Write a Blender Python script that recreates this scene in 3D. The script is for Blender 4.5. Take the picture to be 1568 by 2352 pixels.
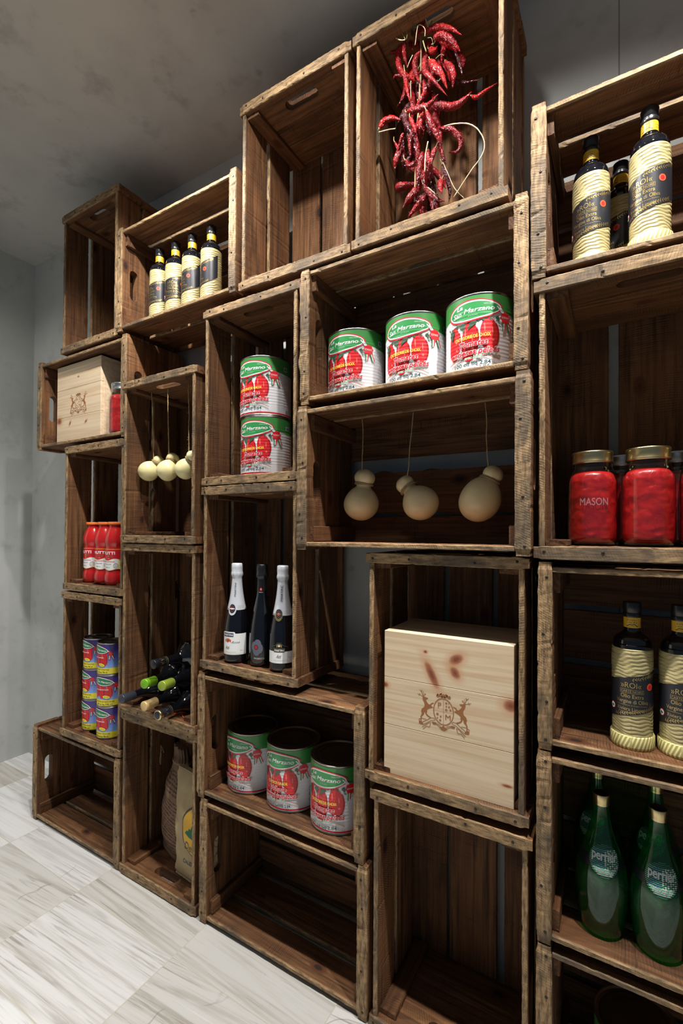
import bpy, bmesh, math, random
from mathutils import Vector, Matrix, noise
for o in list(bpy.data.objects): bpy.data.objects.remove(o)
S = bpy.context.scene
COL = S.collection
PI = math.pi
R = math.radians

# ------------------------------------------------------------------ camera
CAM = Vector((0.0, -1.0, 1.18))
cd = bpy.data.cameras.new('camera')
cam = bpy.data.objects.new('camera', cd); COL.objects.link(cam)
yaw, pit, rol = R(30.75), R(0.66), R(0.357)
fwd = Vector((-math.sin(yaw)*math.cos(pit), math.cos(yaw)*math.cos(pit), math.sin(pit)))
rt = Vector((math.cos(yaw), math.sin(yaw), 0)); up = rt.cross(fwd)
r2 = math.cos(rol)*rt + math.sin(rol)*up; u2 = -math.sin(rol)*rt + math.cos(rol)*up
M = Matrix((r2, u2, -fwd)).transposed().to_4x4(); M.translation = CAM
cam.matrix_world = M
cd.sensor_fit = 'VERTICAL'; cd.sensor_height = 36.0; cd.sensor_width = 24.0
cd.lens = 36.0*1066.0/2352.0
cd.shift_y = 34.0/2352.0
cd.clip_start = 0.02
S.camera = cam

# ------------------------------------------------------------------ light and exposure
S.view_settings.view_transform = 'Standard'
S.view_settings.look = 'None'
S.view_settings.gamma = 1
S.view_settings.exposure = 0.0
S.view_settings.use_curve_mapping = False
W = bpy.data.worlds.new('world'); S.world = W; W.use_nodes = True
bg = W.node_tree.nodes['Background']
bg.inputs[0].default_value = (0.50, 0.72, 1.0, 1); bg.inputs[1].default_value = 0.13

def spot(x, y, z, power, tx, ty, tz, ang=110, blend=0.6, rad=0.02, col=(1.0, 0.972, 0.94)):
    l = bpy.data.lights.new('ceiling_and_fill_spot', 'SPOT'); l.energy = power; l.color = col
    l.spot_size = R(ang); l.spot_blend = blend; l.shadow_soft_size = rad
    o = bpy.data.objects.new('ceiling_and_fill_spot', l); COL.objects.link(o)
    o.location = (x, y, z)
    o.rotation_euler = (Vector((tx, ty, tz))-Vector((x, y, z))).to_track_quat('-Z', 'Y').to_euler()
    return o
# downlights in a row just in front of the crates
LY, LZ = -0.34, 2.57
for lx, pw, an in ((-1.17, 84, 128), (-0.70, 43, 154), (-0.25, 41, 142), (0.20, 150, 96)):
    spot(lx, LY, LZ, pw, lx, LY+0.12, 0.0, ang=an, blend=0.7)
spot(-2.22, -0.62, LZ, 21, -2.60, 0.10, 1.0, ang=104, blend=1.0, rad=0.03)  # extra lamp, added to brighten the left wall
# added unseen lamps out in the room for floor bounce and wall wash
for lx, ly, pw, an in ((-2.0, -1.10, 135, 100), (-1.1, -1.5, 165, 74), (0.0, -1.5, 130, 72)):
    spot(lx, ly, LZ, pw, lx-(0.75 if an > 90 else 0), ly-0.25, 0.0, ang=an, blend=1.0, rad=0.05)

# ------------------------------------------------------------------ naming helpers
def tag(o, label, cat, group=None):
    o['label'] = label; o['category'] = cat
    if group: o['group'] = group
    return o
def empty(name, loc, rz=0.0):
    o = bpy.data.objects.new(name, None); COL.objects.link(o)
    o.location = loc; o.rotation_euler = (0, 0, rz); o.empty_display_size = 0.05
    return o
def link(name, me, parent=None, mats=None, smooth=None):
    if mats:
        for m in mats: me.materials.append(m)
    if smooth is not None:
        for p in me.polygons: p.use_smooth = smooth
    o = bpy.data.objects.new(name, me); COL.objects.link(o)
    if parent: o.parent = parent
    return o
def copy_tree(o, parent=None):
    c = o.copy(); COL.objects.link(c); c.parent = parent
    for ch in list(o.children): copy_tree(ch, c)
    return c
def facing(x, y, off=0.0):
    # rotation that turns a thing's own front (-Y) to a viewer standing at the camera, plus a twist
    return math.atan2(y-CAM.y, x-CAM.x) - PI/2 + R(off)

# ------------------------------------------------------------------ node helpers
class NT:
    def __init__(s, name):
        s.m = bpy.data.materials.new(name); s.m.use_nodes = True
        s.t = s.m.node_tree; s.t.nodes.clear()
        s.out = s.t.nodes.new('ShaderNodeOutputMaterial')
    def n(s, typ, ins=None, **kw):
        nd = s.t.nodes.new('ShaderNode'+typ)
        for k, v in kw.items(): setattr(nd, k, v)
        for k, v in (ins or {}).items():
            if isinstance(v, bpy.types.NodeSocket): s.t.links.new(v, nd.inputs[k])
            else: nd.inputs[k].default_value = v
        return nd
    def math(s, op, a, b=None, c=None, clamp=False):
        i = {0: a}
        if b is not None: i[1] = b
        if c is not None: i[2] = c
        nd = s.n('Math', i, operation=op); nd.use_clamp = clamp
        return nd.outputs[0]
    def vmul(s, v, x):
        return s.n('VectorMath', {0: v, 1: x}, operation='MULTIPLY').outputs[0]
    def vadd(s, v, x):
        return s.n('VectorMath', {0: v, 1: x}, operation='ADD').outputs[0]
    def noise(s, v, scale=1.0, detail=4, rough=0.55, dist=0.0):
        return s.n('TexNoise', {'Vector': v, 'Scale': scale, 'Detail': detail, 'Roughness': rough, 'Distortion': dist}).outputs[0]
    def ramp(s, f, stops):
        nd = s.n('ValToRGB', {0: f}); e = nd.color_ramp.elements
        while len(e) < len(stops): e.new(0.5)
        for k, (p, c) in enumerate(stops):
            e[k].position = p; e[k].color = (c, c, c, 1) if isinstance(c, (int, float)) else (*c, 1)
        return nd.outputs[0]
    def mix(s, f, a, b, mode='MIX'):
        nd = s.n('Mix', data_type='RGBA', blend_type=mode)
        for i, v in ((0, f), (6, a), (7, b)):
            if isinstance(v, bpy.types.NodeSocket): s.t.links.new(v, nd.inputs[i])
            elif i == 0: nd.inputs[0].default_value = v
            else: nd.inputs[i].default_value = (*v, 1) if len(v) == 3 else v
        return nd.outputs[2]
    def sm(s, v, lo, hi, o0=0.0, o1=1.0):
        return s.n('MapRange', {0: v, 1: lo, 2: hi, 3: o0, 4: o1}, interpolation_type='SMOOTHSTEP').outputs[0]
    def bump(s, h, strength=0.3, dist=0.001, normal=None):
        i = {'Height': h, 'Strength': strength, 'Distance': dist}
        if normal: i['Normal'] = normal
        return s.n('Bump', i).outputs[0]
    def attr(s, name, out='Vector'):
        return s.n('Attribute', attribute_name=name).outputs[out]
    def obj(s): return s.n('TexCoord').outputs['Object']
    def sep(s, v):
        nd = s.n('SeparateXYZ', {0: v}); return nd.outputs[0], nd.outputs[1], nd.outputs[2]
    def rnd(s): return s.n('ObjectInfo').outputs['Random']
    def principled(s, **kw):
        nd = s.n('BsdfPrincipled')
        for k, v in kw.items():
            k = k.replace('_', ' ')
            if isinstance(v, bpy.types.NodeSocket): s.t.links.new(v, nd.inputs[k])
            else: nd.inputs[k].default_value = (*v, 1) if isinstance(v, tuple) and len(v) == 3 and 'Radius' not in k else v
        s.t.links.new(nd.outputs[0], s.out.inputs[0])
        return nd
def plain(name, col, rough=0.5, metal=0.0, coat=0.0, spec=0.5, **kw):
    t = NT(name)
    t.principled(Base_Color=col, Roughness=rough, Metallic=metal, Coat_Weight=coat, Specular_IOR_Level=spec, **kw)
    return t.m
def srgb(r, g, b):
    f = lambda c: (c/255/12.92) if c/255 <= 0.04045 else ((c/255+0.055)/1.055)**2.4
    return (f(r), f(g), f(b))

# ------------------------------------------------------------------ materials
def crate_wood():
    t = NT('old_crate_wood')
    wc = t.attr('wc'); fd = t.attr('fd', 'Fac'); tone = t.attr('tone', 'Fac')
    g1 = t.noise(t.vmul(wc, (5, 110, 110)), 1, 6, 0.62, 0.3)
    g2 = t.noise(t.vmul(wc, (1.6, 22, 22)), 1, 4, 0.6, 1.2)
    blot = t.noise(t.vmul(wc, (5, 9, 9)), 1, 4, 0.6)
    sh = t.vadd(wc, (0, 0, 0))
    sx, sy, sz = t.sep(sh)
    k = t.math('ADD', sx, t.math('MULTIPLY', t.math('ADD', sy, sz), t.math('SUBTRACT', t.math('MULTIPLY', tone, 1.6), 0.5)))
    wob = t.math('MULTIPLY', t.noise(t.vmul(wc, (12, 12, 12)), 1, 3), 0.02)
    ph = t.math('MULTIPLY', t.math('ADD', k, wob), 1150.0)
    saw = t.math('SINE', ph)
    sawn = t.noise(t.vmul(wc, (320, 10, 10)), 1, 3, 0.7)
    sawmask = t.sm(t.noise(t.vmul(wc, (7, 14, 14)), 1, 2), 0.42, 0.62)
    sawl = t.math('MULTIPLY', t.math('ADD', t.sm(saw, 0.1, 1.0, 0, 0.6), t.sm(sawn, 0.5, 0.72, 0, 0.8)), sawmask)
    base = t.mix(t.sm(g1, 0.3, 0.72), (0.046, 0.021, 0.0095), (0.240, 0.118, 0.050))
    base = t.mix(t.sm(g2, 0.35, 0.7, 0, 0.75), base, (0.155, 0.066, 0.026))
    base = t.mix(t.sm(blot, 0.5, 0.75, 0, 0.65), base, (0.055, 0.030, 0.016))
    base = t.mix(t.math('MULTIPLY', sawl, 0.72), base, (0.040, 0.019, 0.009))
    base = t.mix(1.0, base, t.ramp(tone, [(0.0, (0.62, 0.58, 0.55)), (0.5, (1.0, 0.95, 0.9)), (1.0, (1.45, 1.42, 1.32))]), 'MULTIPLY')
    # knots
    vo = t.n('TexVoronoi', {'Vector': t.vmul(wc, (6, 11, 11)), 'Scale': 1.0, 'Randomness': 1.0})
    kd = vo.outputs['Distance']
    base = t.mix(t.sm(kd, 0.20, 0.12), base, (0.085, 0.028, 0.010))
    base = t.mix(t.sm(kd, 0.11, 0.06), base, (0.022, 0.010, 0.006))
    # worn front edge
    e1 = t.noise(t.vmul(wc, (30, 160, 160)), 1, 5, 0.7)
    edge = t.mix(t.sm(e1, 0.32, 0.68), (0.120, 0.074, 0.036), (0.42, 0.272, 0.138))
    edge = t.mix(t.sm(blot, 0.47, 0.63, 0, 0.75), edge, (0.080, 0.062, 0.045))
    ef = t.sm(t.math('ADD', fd, t.math('MULTIPLY', t.math('SUBTRACT', e1, 0.5), 0.006)), 0.0075, 0.0015)
    colr = t.mix(ef, base, edge)
    h = t.math('ADD', t.math('MULTIPLY', g1, 0.8), t.math('MULTIPLY', sawl, -0.55))
    h = t.math('ADD', h, t.math('MULTIPLY', e1, 0.6))
    t.principled(Base_Color=colr, Roughness=0.72, Specular_IOR_Level=0.28, Normal=t.bump(h, 0.55, 0.0016))
    return t.m
def pine(knots):
    # knots: (x, z, rx, rz, tilt) in the box's own frame
    t = NT('pine_box_wood')
    o = t.obj(); x, y, z = t.sep(o)
    g = t.noise(t.vmul(o, (2.2, 50, 95)), 1, 5, 0.55, 0.5)
    g2 = t.noise(t.vmul(o, (1.2, 9, 22)), 1, 3, 0.5, 1.4)
    c = t.mix(t.sm(g, 0.35, 0.7), srgb(218, 197, 166), srgb(200, 174, 140))
    c = t.mix(t.sm(g2, 0.52, 0.72, 0, 0.5), c, srgb(200, 150, 112))
    for (kx, kz, rx, rz, tl) in knots:
        dx = t.math('SUBTRACT', x, kx); dz = t.math('SUBTRACT', z, kz)
        ca, sa = math.cos(tl), math.sin(tl)
        a = t.math('ADD', t.math('MULTIPLY', dx, ca), t.math('MULTIPLY', dz, sa))
        b = t.math('SUBTRACT', t.math('MULTIPLY', dz, ca), t.math('MULTIPLY', dx, sa))
        d = t.math('SQRT', t.math('ADD', t.math('POWER', t.math('DIVIDE', a, rx), 2.0), t.math('POWER', t.math('DIVIDE', b, rz), 2.0)))
        d = t.math('ADD', d, t.math('MULTIPLY', t.math('SUBTRACT', g, 0.5), 0.7))
        c = t.mix(t.sm(d, 2.6, 1.0, 0, 0.45), c, srgb(190, 130, 85))
        c = t.mix(t.sm(d, 1.35, 0.6, 0, 0.9), c, srgb(146, 78, 50))
        c = t.mix(t.sm(d, 0.6, 0.2, 0, 0.6), c, srgb(98, 46, 30))
    t.principled(Base_Color=c, Roughness=0.5, Specular_IOR_Level=0.35, Normal=t.bump(g, 0.12, 0.0006))
    return t.m
def plaster(name, a, b, dark, joints=()):
    t = NT(name); o = t.obj(); x, y, z = t.sep(o)
    n1 = t.noise(o, 1.6, 5, 0.6); n2 = t.noise(o, 9, 6, 0.65); n3 = t.noise(o, 60, 4, 0.6)
    c = t.mix(t.sm(n1, 0.35, 0.68), a, b)
    c = t.mix(t.sm(n2, 0.52, 0.75, 0, 0.35), c, dark)
    sp = t.n('TexVoronoi', {'Vector': t.vmul(o, (1, 1, 1.0)), 'Scale': 9.0}).outputs['Distance']
    pit = t.math('MULTIPLY', t.sm(sp, 0.14, 0.05), t.sm(n2, 0.45, 0.6))
    c = t.mix(t.math('MULTIPLY', pit, 0.35), c, dark)
    for jx in joints:
        d = t.math('ABSOLUTE', t.math('SUBTRACT', x, jx))
        c = t.mix(t.sm(d, 0.0022, 0.0008, 0, 0.7), c, tuple(v*0.45 for v in dark))
    h = t.math('ADD', n3, t.math('MULTIPLY', n2, 2.0))
    t.principled(Base_Color=c, Roughness=0.62, Specular_IOR_Level=0.3, Normal=t.bump(h, 0.12, 0.003))
    return t.m
def tiles():
    t = NT('stone_floor_tile'); o = t.obj(); x, y, z = t.sep(o)
    TX, TY = 0.456, 0.2855
    fx = t.math('DIVIDE', t.math('ADD', x, 1.5165), TX); fy = t.math('DIVIDE', t.math('ADD', y, 0.1185), TY)
    ix = t.math('FLOOR', fx); iy = t.math('FLOOR', fy)
    ux = t.math('ABSOLUTE', t.math('SUBTRACT', t.math('SUBTRACT', fx, ix), 0.5)); uy = t.math('ABSOLUTE', t.math('SUBTRACT', t.math('SUBTRACT', fy, iy), 0.5))
    jx = t.math('MULTIPLY', t.math('SUBTRACT', 0.5, ux), TX); jy = t.math('MULTIPLY', t.math('SUBTRACT', 0.5, uy), TY)
    jd = t.math('MINIMUM', jx, jy)
    cell = t.n('CombineXYZ', {0: ix, 1: iy, 2: 0.0}).outputs[0]
    wn = t.n('TexWhiteNoise', {'Vector': cell}, noise_dimensions='3D')
    rv, rc = wn.outputs['Value'], wn.outputs['Color']
    off = t.vmul(rc, (40, 40, 40))
    p = t.vadd(t.vmul(o, (1, 1, 1)), off)
    px, py_, pz = t.sep(p)
    slant = t.math('ADD', py_, t.math('MULTIPLY', x, t.math('MULTIPLY', t.math('SUBTRACT', rv, 0.5), 0.22)))
    q = t.n('CombineXYZ', {0: t.math('MULTIPLY', px, 1.5), 1: t.math('MULTIPLY', slant, 42.0), 2: rv}).outputs[0]
    v1 = t.noise(q, 1.0, 6, 0.6, 0.9)
    q2 = t.n('CombineXYZ', {0: t.math('MULTIPLY', px, 3.2), 1: t.math('MULTIPLY', slant, 85.0), 2: rv}).outputs[0]
    v2 = t.noise(q2, 1.0, 4, 0.6, 0.6)
    cl = t.noise(t.vmul(p, (2.0, 5.0, 1)), 1, 4, 0.55)
    base = t.ramp(rv, [(0.0, srgb(190, 188, 182)), (0.4, srgb(212, 212, 211)), (0.75, srgb(176, 172, 162)), (1.0, srgb(192, 188, 178))])
    c = t.mix(t.sm(v1, 0.44, 0.72, 0, 0.62), base, srgb(152, 146, 134))
    c = t.mix(t.math('MULTIPLY', t.sm(v2, 0.50, 0.66, 0, 0.75), t.sm(cl, 0.4, 0.62)), c, srgb(128, 121, 108))
    c = t.mix(t.sm(v1, 0.36, 0.25, 0, 0.6), c, srgb(226, 227, 227))
    crk = t.n('TexVoronoi', {'Vector': t.vadd(t.vmul(o, (1.5, 1.5, 1)), t.vmul(t.n('TexNoise', {'Vector': o, 'Scale': 6.0}).outputs[1], (0.25, 0.25, 0))), 'Scale': 1.0}, feature='DISTANCE_TO_EDGE').outputs[0]
    c = t.mix(t.math('MULTIPLY', t.sm(crk, 0.004, 0.001, 0, 0.45), t.sm(cl, 0.5, 0.56)), c, srgb(120, 112, 100))
    g = t.sm(jd, 0.0016, 0.0009)
    c = t.mix(g, c, srgb(186, 181, 164))
    h = t.math('MULTIPLY', g, -1.0)
    t.principled(Base_Color=c, Roughness=0.42, Specular_IOR_Level=0.4, Normal=t.bump(h, 0.5, 0.001))
    return t.m
def thin_glass(name, tint, rough=0.03, f0=1.5, glow_mix=0.0):
    t = NT(name)
    tr = t.n('BsdfTransparent', {0: (*tint, 1)}).outputs[0]
    gl = t.n('BsdfGlossy', {'Color': (1, 1, 1, 1), 'Roughness': rough}).outputs[0]
    fc = t.n('LayerWeight', {0: 0.5}).outputs['Facing']
    fr = t.math('ADD', 0.055, t.math('MULTIPLY', t.math('POWER', fc, 4.0), 0.80), clamp=True)
    if glow_mix:  # diffuse tint imitates light glowing through the glass
        df = t.n('BsdfDiffuse', {0: (tint[0]*0.35, tint[1]*0.45, tint[2]*0.4, 1)}).outputs[0]
        tr = t.n('MixShader', {0: glow_mix, 1: tr, 2: df}).outputs[0]
    mx = t.n('MixShader', {0: fr, 1: tr, 2: gl}).outputs[0]
    t.t.links.new(mx, t.out.inputs[0])
    return t.m
def label_paper(name, col, rough=0.38, rib=0.0, coat=0.25):
    t = NT(name)
    kw = {}
    if rib:
        x, y, z = t.sep(t.obj())
        w = t.math('SINE', t.math('MULTIPLY', z, 2*PI/0.0085))
        msk = t.sm(t.math('ABSOLUTE', t.math('SUBTRACT', z, 0.088)), 0.060, 0.050)
        kw['Normal'] = t.bump(t.math('MULTIPLY', w, msk), rib, 0.0006)
    t.principled(Base_Color=col, Roughness=rough, Coat_Weight=coat, Coat_Roughness=0.25, **kw)
    return t.m

WOOD = crate_wood()
IRON = plain('rusty_nail_iron', (0.035, 0.028, 0.024), 0.45, 0.6)
TIN = plain('tin_metal', (0.42, 0.40, 0.36), 0.28, 1.0)
TIND = plain('dark_tin_lid', (0.20, 0.19, 0.18), 0.32, 1.0)
GOLD = plain('gold_lid_metal', (0.62, 0.50, 0.26), 0.28, 1.0)
SILV = plain('zinc_lid_metal', (0.50, 0.53, 0.53), 0.35, 1.0)
BLK = plain('black_glass', (0.0035, 0.004, 0.006), 0.06, 0, 0.6)
BLKP = plain('black_plastic_cap', (0.010, 0.010, 0.011), 0.28)
def raffia():
    t = NT('raffia_straw'); wc = t.attr('wc')
    g = t.noise(t.vmul(wc, (16, 620, 1)), 1, 4, 0.6, 0.4)
    g2 = t.noise(t.vmul(wc, (9, 130, 1)), 1, 3, 0.6, 0.6)
    c = t.mix(t.sm(g, 0.3, 0.7), srgb(146, 130, 82), srgb(198, 186, 136))
    c = t.mix(t.sm(g2, 0.5, 0.72, 0, 0.6), c, srgb(128, 116, 66))
    c = t.mix(t.sm(g2, 0.42, 0.3, 0, 0.5), c, srgb(186, 166, 126))
    t.principled(Base_Color=c, Roughness=0.34, Specular_IOR_Level=0.6, Normal=t.bump(g, 0.5, 0.0012))
    return t.m
RAF = raffia()
def raffia_band():
    t = NT('pleated_raffia_band'); wc = t.attr('wc'); x, y, z = t.sep(wc)
    s = t.math('SINE', t.math('MULTIPLY', t.math('ADD', x, t.math('MULTIPLY', y, -0.35)), 900))
    c = t.mix(t.sm(s, -0.3, 0.5), srgb(158, 150, 92), srgb(224, 212, 150))
    t.principled(Base_Color=c, Roughness=0.35, Normal=t.bump(s, 0.3, 0.0006))
    return t.m
RAFB = raffia_band()
def cheese(name, tint):
    t = NT(name)
    n = t.noise(t.obj(), 26, 3)
    c = t.mix(t.sm(n, 0.35, 0.7), tint, tuple(v*0.9 for v in tint))
    t.principled(Base_Color=c, Roughness=0.5, Subsurface_Weight=0.25, Subsurface_Radius=(0.012, 0.008, 0.004), Subsurface_Scale=0.5,
                 Coat_Weight=0.55, Coat_Roughness=0.07)
    return t.m
CHE = cheese('cream_cheese_rind', srgb(240, 228, 168))
CHE2 = cheese('waxed_cheese_rind', srgb(228, 208, 160))
def fibre(name, a, b, rough=0.8):
    t = NT(name); n = t.noise(t.obj(), 420, 3, 0.6)
    t.principled(Base_Color=t.mix(n, a, b), Roughness=rough, Normal=t.bump(n, 0.5, 0.0006))
    return t.m
TWINE = fibre('jute_twine', srgb(120, 95, 65), srgb(196, 168, 124))
STRAW = fibre('pale_straw', srgb(208, 188, 136), srgb(240, 228, 186), 0.5)
STEM = fibre('green_stem', srgb(106, 112, 62), srgb(176, 172, 118), 0.6)
def chili(name, a, b):
    t = NT(name); o = t.obj()
    n = t.noise(o, 230, 2, 0.6, 0.8); n2 = t.noise(o, 30, 3)
    c = t.mix(t.sm(n2, 0.35, 0.65), a, b)
    t.principled(Base_Color=c, Roughness=0.2, Specular_IOR_Level=0.42, Coat_Weight=0.12, Coat_Roughness=0.06, Normal=t.bump(n, 1.0, 0.006))
    return t.m
CH = [chili('dried_chili_red', (0.34, 0.006, 0.008), (0.17, 0.003, 0.005)),
      chili('dried_chili_bright', (0.52, 0.014, 0.010), (0.32, 0.006, 0.007)),
      chili('dried_chili_dark', (0.050, 0.002, 0.004), (0.090, 0.002, 0.005))]
def tomato():
    t = NT('packed_tomatoes'); o = t.obj()
    n = t.noise(o, 22, 4, 0.6, 1.6); n2 = t.noise(t.vmul(o, (1, 1, 2.2)), 60, 4, 0.6, 2.0)
    c = t.mix(t.sm(n, 0.34, 0.66), (0.46, 0.014, 0.012), (0.30, 0.004, 0.007))
    c = t.mix(t.sm(n2, 0.60, 0.78, 0, 0.5), c, (0.74, 0.085, 0.045))
    t.principled(Base_Color=c, Roughness=0.3, Subsurface_Weight=0.15, Subsurface_Radius=(0.01, 0.003, 0.002), Subsurface_Scale=0.4, Normal=t.bump(n, 0.3, 0.003))
    return t.m
TOM = tomato()
PASS = plain('tomato_passata', (0.50, 0.012, 0.012), 0.22, 0, 0.8)
ORC = plain('orange_metal_cap', srgb(236, 122, 52), 0.35)
GLASS = thin_glass('clear_jar_glass', (0.97, 0.98, 0.97), 0.02)
GREENG = thin_glass('green_bottle_glass', (0.07, 0.66, 0.20), 0.03, glow_mix=0.08)
# print inks
def ink(name, c, **k): return label_paper(name, srgb(*c), **k)
WHT = ink('label_white', (238, 238, 236), rib=0.0)
CWHT = ink('can_label_white', (222, 222, 224), rib=0.3)
CGRN = ink('can_label_green', (58, 132, 62), rib=0.3); CGR2 = ink('can_logo_green', (48, 140, 72), rib=0.22)
CRED = ink('can_label_red', (208, 30, 40), rib=0.22); CTOM = ink('can_tomato_red', (205, 26, 34), rib=0.22)
CTH = ink('can_tomato_highlight', (232, 110, 100), rib=0.22); CTD = ink('can_tomato_dark', (158, 14, 24), rib=0.22)
CLEAF = ink('can_leaf_green', (62, 88, 66), rib=0.22); CLF2 = ink('can_leaf_light', (104, 132, 100), rib=0.22)
CYEL = ink('can_label_yellow', (240, 232, 72), rib=0.2); CTEAL = ink('can_print_teal', (18, 74, 72), rib=0.2)
CLG = ink('can_print_light_green', (140, 186, 130), rib=0.2); CGREY = ink('can_print_grey', (96, 96, 98), rib=0.2)
CBLU = ink('can_flag_blue', (28, 36, 150), rib=0.3)
YEL = ink('band_yellow', (238, 222, 54)); GOLDINK = plain('gold_foil_print', (0.60, 0.43, 0.16), 0.3, 0.85)
NAVY = ink('ink_navy', (22, 26, 62)); BLACKI = ink('ink_black', (24, 24, 26)); REDI = ink('ink_red', (200, 28, 40)); GRNI = ink('ink_green', (34, 128, 82))
ORI = ink('ink_orange', (226, 84, 40)); GREYI = ink('ink_grey', (118, 120, 128)); PALEY = ink('label_pale_yellow', (232, 214, 120)); LBLUE = ink('panel_light_blue', (150, 184, 226))
OLBL = ink('oil_label_black', (30, 31, 36), rough=0.35); FLW = ink('flower_grey', (92, 94, 108))
NECKY = ink('neck_label_yellow', (226, 176, 40), rough=0.3, coat=0.5)
FOIL = plain('white_foil', (0.62, 0.64, 0.68), 0.34, 0.15, 0.3)
def blue_can():
    t = NT('blue_can_label'); x, y, z = t.sep(t.obj())
    c = t.ramp(t.math('DIVIDE', z, 0.115), [(0.2, srgb(134, 176, 232)), (0.5, srgb(104, 128, 208)), (0.8, srgb(66, 54, 140)), (1.0, srgb(60, 44, 124))])
    t.principled(Base_Color=c, Roughness=0.35, Coat_Weight=0.3, Coat_Roughness=0.2)
    return t.m
BLUEC = blue_can()
BURN = plain('burnt_brand_mark', srgb(150, 96, 52), 0.6)
def jute(name, a, b, sc):
    t = NT(name); wc = t.attr('wc'); x, y, z = t.sep(wc)
    wx = t.math('SINE', t.math('MULTIPLY', t.math('ADD', x, t.math('MULTIPLY', t.noise(t.vmul(wc, (60, 60, 60))), 0.002)), sc))
    wy = t.math('SINE', t.math('MULTIPLY', t.math('ADD', y, t.math('MULTIPLY', t.noise(t.vmul(wc, (50, 50, 50))), 0.002)), sc))
    w = t.math('MULTIPLY', wx, wy); mx = t.math('ABSOLUTE', w)
    n = t.noise(t.vmul(wc, (40, 40, 40)), 1, 4)
    c = t.mix(t.sm(mx, 0.0, 0.5), tuple(v*0.45 for v in a), t.mix(n, a, b))
    t.principled(Base_Color=c, Roughness=0.85, Specular_IOR_Level=0.2, Normal=t.bump(mx, 0.8, 0.0012))
    return t.m
JUTE = jute('woven_jute', srgb(196, 170, 124), srgb(228, 208, 170), 1500)
CLOTH = jute('brown_sack_cloth', srgb(172, 136, 108), srgb(196, 162, 134), 4200)

# ------------------------------------------------------------------ geometry helpers
def mesh_from(name, vs, fs, attrs=None):
    me = bpy.data.meshes.new(name); me.from_pydata(vs, [], fs)
    for k, (typ, data) in (attrs or {}).items():
        a = me.attributes.new(k, typ, 'POINT')
        if typ == 'FLOAT_VECTOR': a.data.foreach_set('vector', [c for v in data for c in v])
        else: a.data.foreach_set('value', data)
    me.validate(); me.update()
    return me
def fix_normals(me):
    bm = bmesh.new(); bm.from_mesh(me); bmesh.ops.recalc_face_normals(bm, faces=bm.faces); bm.to_mesh(me); bm.free()
    return me
class Boards:
    """rough sawn boards collected into one mesh; axes: 0 x, 1 y, 2 z"""
    def __init__(s): s.v = []; s.f = []; s.wc = []; s.fd = []; s.tone = []
    def add(s, lo, hi, g, rng, tone, chip=1.0, wave=None, round_end=False):
        a, b = [k for k in (0, 1, 2) if k != g]
        L = hi[g]-lo[g]; n = max(2, int(L/0.0075))
        wa, wb = hi[a]-lo[a], hi[b]-lo[b]; c = min(0.0017, wa*0.2, wb*0.2)
        sec = [(lo[a]+c, lo[b]), (hi[a]-c, lo[b]), (hi[a], lo[b]+c), (hi[a], hi[b]-c), (hi[a]-c, hi[b]), (lo[a]+c, hi[b]), (lo[a], hi[b]-c), (lo[a], lo[b]+c)]
        ma, mb = (lo[a]+hi[a])/2, (lo[b]+hi[b])/2
        ph = [[rng.uniform(0, 6.28) for _ in range(4)] for _ in sec]
        wp = rng.uniform(0, 6.28); base = len(s.v); off = [rng.uniform(0, 60) for _ in range(3)]
        for i in range(-1, n+2):
            tt = min(max(i/n, 0), 1); gg = lo[g]+L*tt
            end = i in (-1, n+1)
            shr = 0.82 if end else 1.0
            if round_end and (tt < 0.03 or tt > 0.97): shr *= 0.86
            chipc = rng.randrange(8) if rng.random() < 0.16*chip else -1
            for k, (pa, pb) in enumerate(sec):
                q = ph[k]
                j = 0.00013*chip*(1.3*math.sin(gg*23+q[0])+math.sin(gg*140+q[1])+math.sin(gg*330+q[2])) + rng.uniform(-0.00022, 0.00022)
                da, db = pa-ma, pb-mb
                sa = shr if wa < 0.05 else (1-(1-shr)*0.04/wa if shr < 1 else 1)
                sb = shr if wb < 0.05 else (1-(1-shr)*0.04/wb if shr < 1 else 1)
                if k == chipc:
                    m = rng.uniform(0.0006, 0.0022)
                    da -= math.copysign(min(m, abs(da)*0.3), da); db -= math.copysign(min(m, abs(db)*0.3), db)
                p = [0, 0, 0]; p[g] = gg + (rng.uniform(-0.0005, 0.0005) if end else 0)
                p[a] = ma+da*sa+(j if da > 0 else -j); p[b] = mb+db*sb+(j if db > 0 else -j)
                if wave and k in wave[0]: p[wave[1]] += wave[2](gg)
                s.v.append(tuple(p)); s.wc.append((gg-lo[g]+off[0], pa-lo[a]+off[1], pb-lo[b]+off[2]))
                s.fd.append(p[1]-lo[1]); s.tone.append(tone)
        m = n+3
        for i in range(m-1):
            for k in range(8):
                k2 = (k+1) % 8; o = base+i*8
                s.f.append((o+k, o+k2, o+8+k2, o+8+k))
        s.f.append(tuple(base+k for k in range(8))[::-1]); s.f.append(tuple(base+(m-1)*8+k for k in range(8)))
    def mesh(s, name):
        me = mesh_from(name, s.v, s.f, {'wc': ('FLOAT_VECTOR', s.wc), 'fd': ('FLOAT', s.fd), 'tone': ('FLOAT', s.tone)})
        return fix_normals(me)
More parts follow.
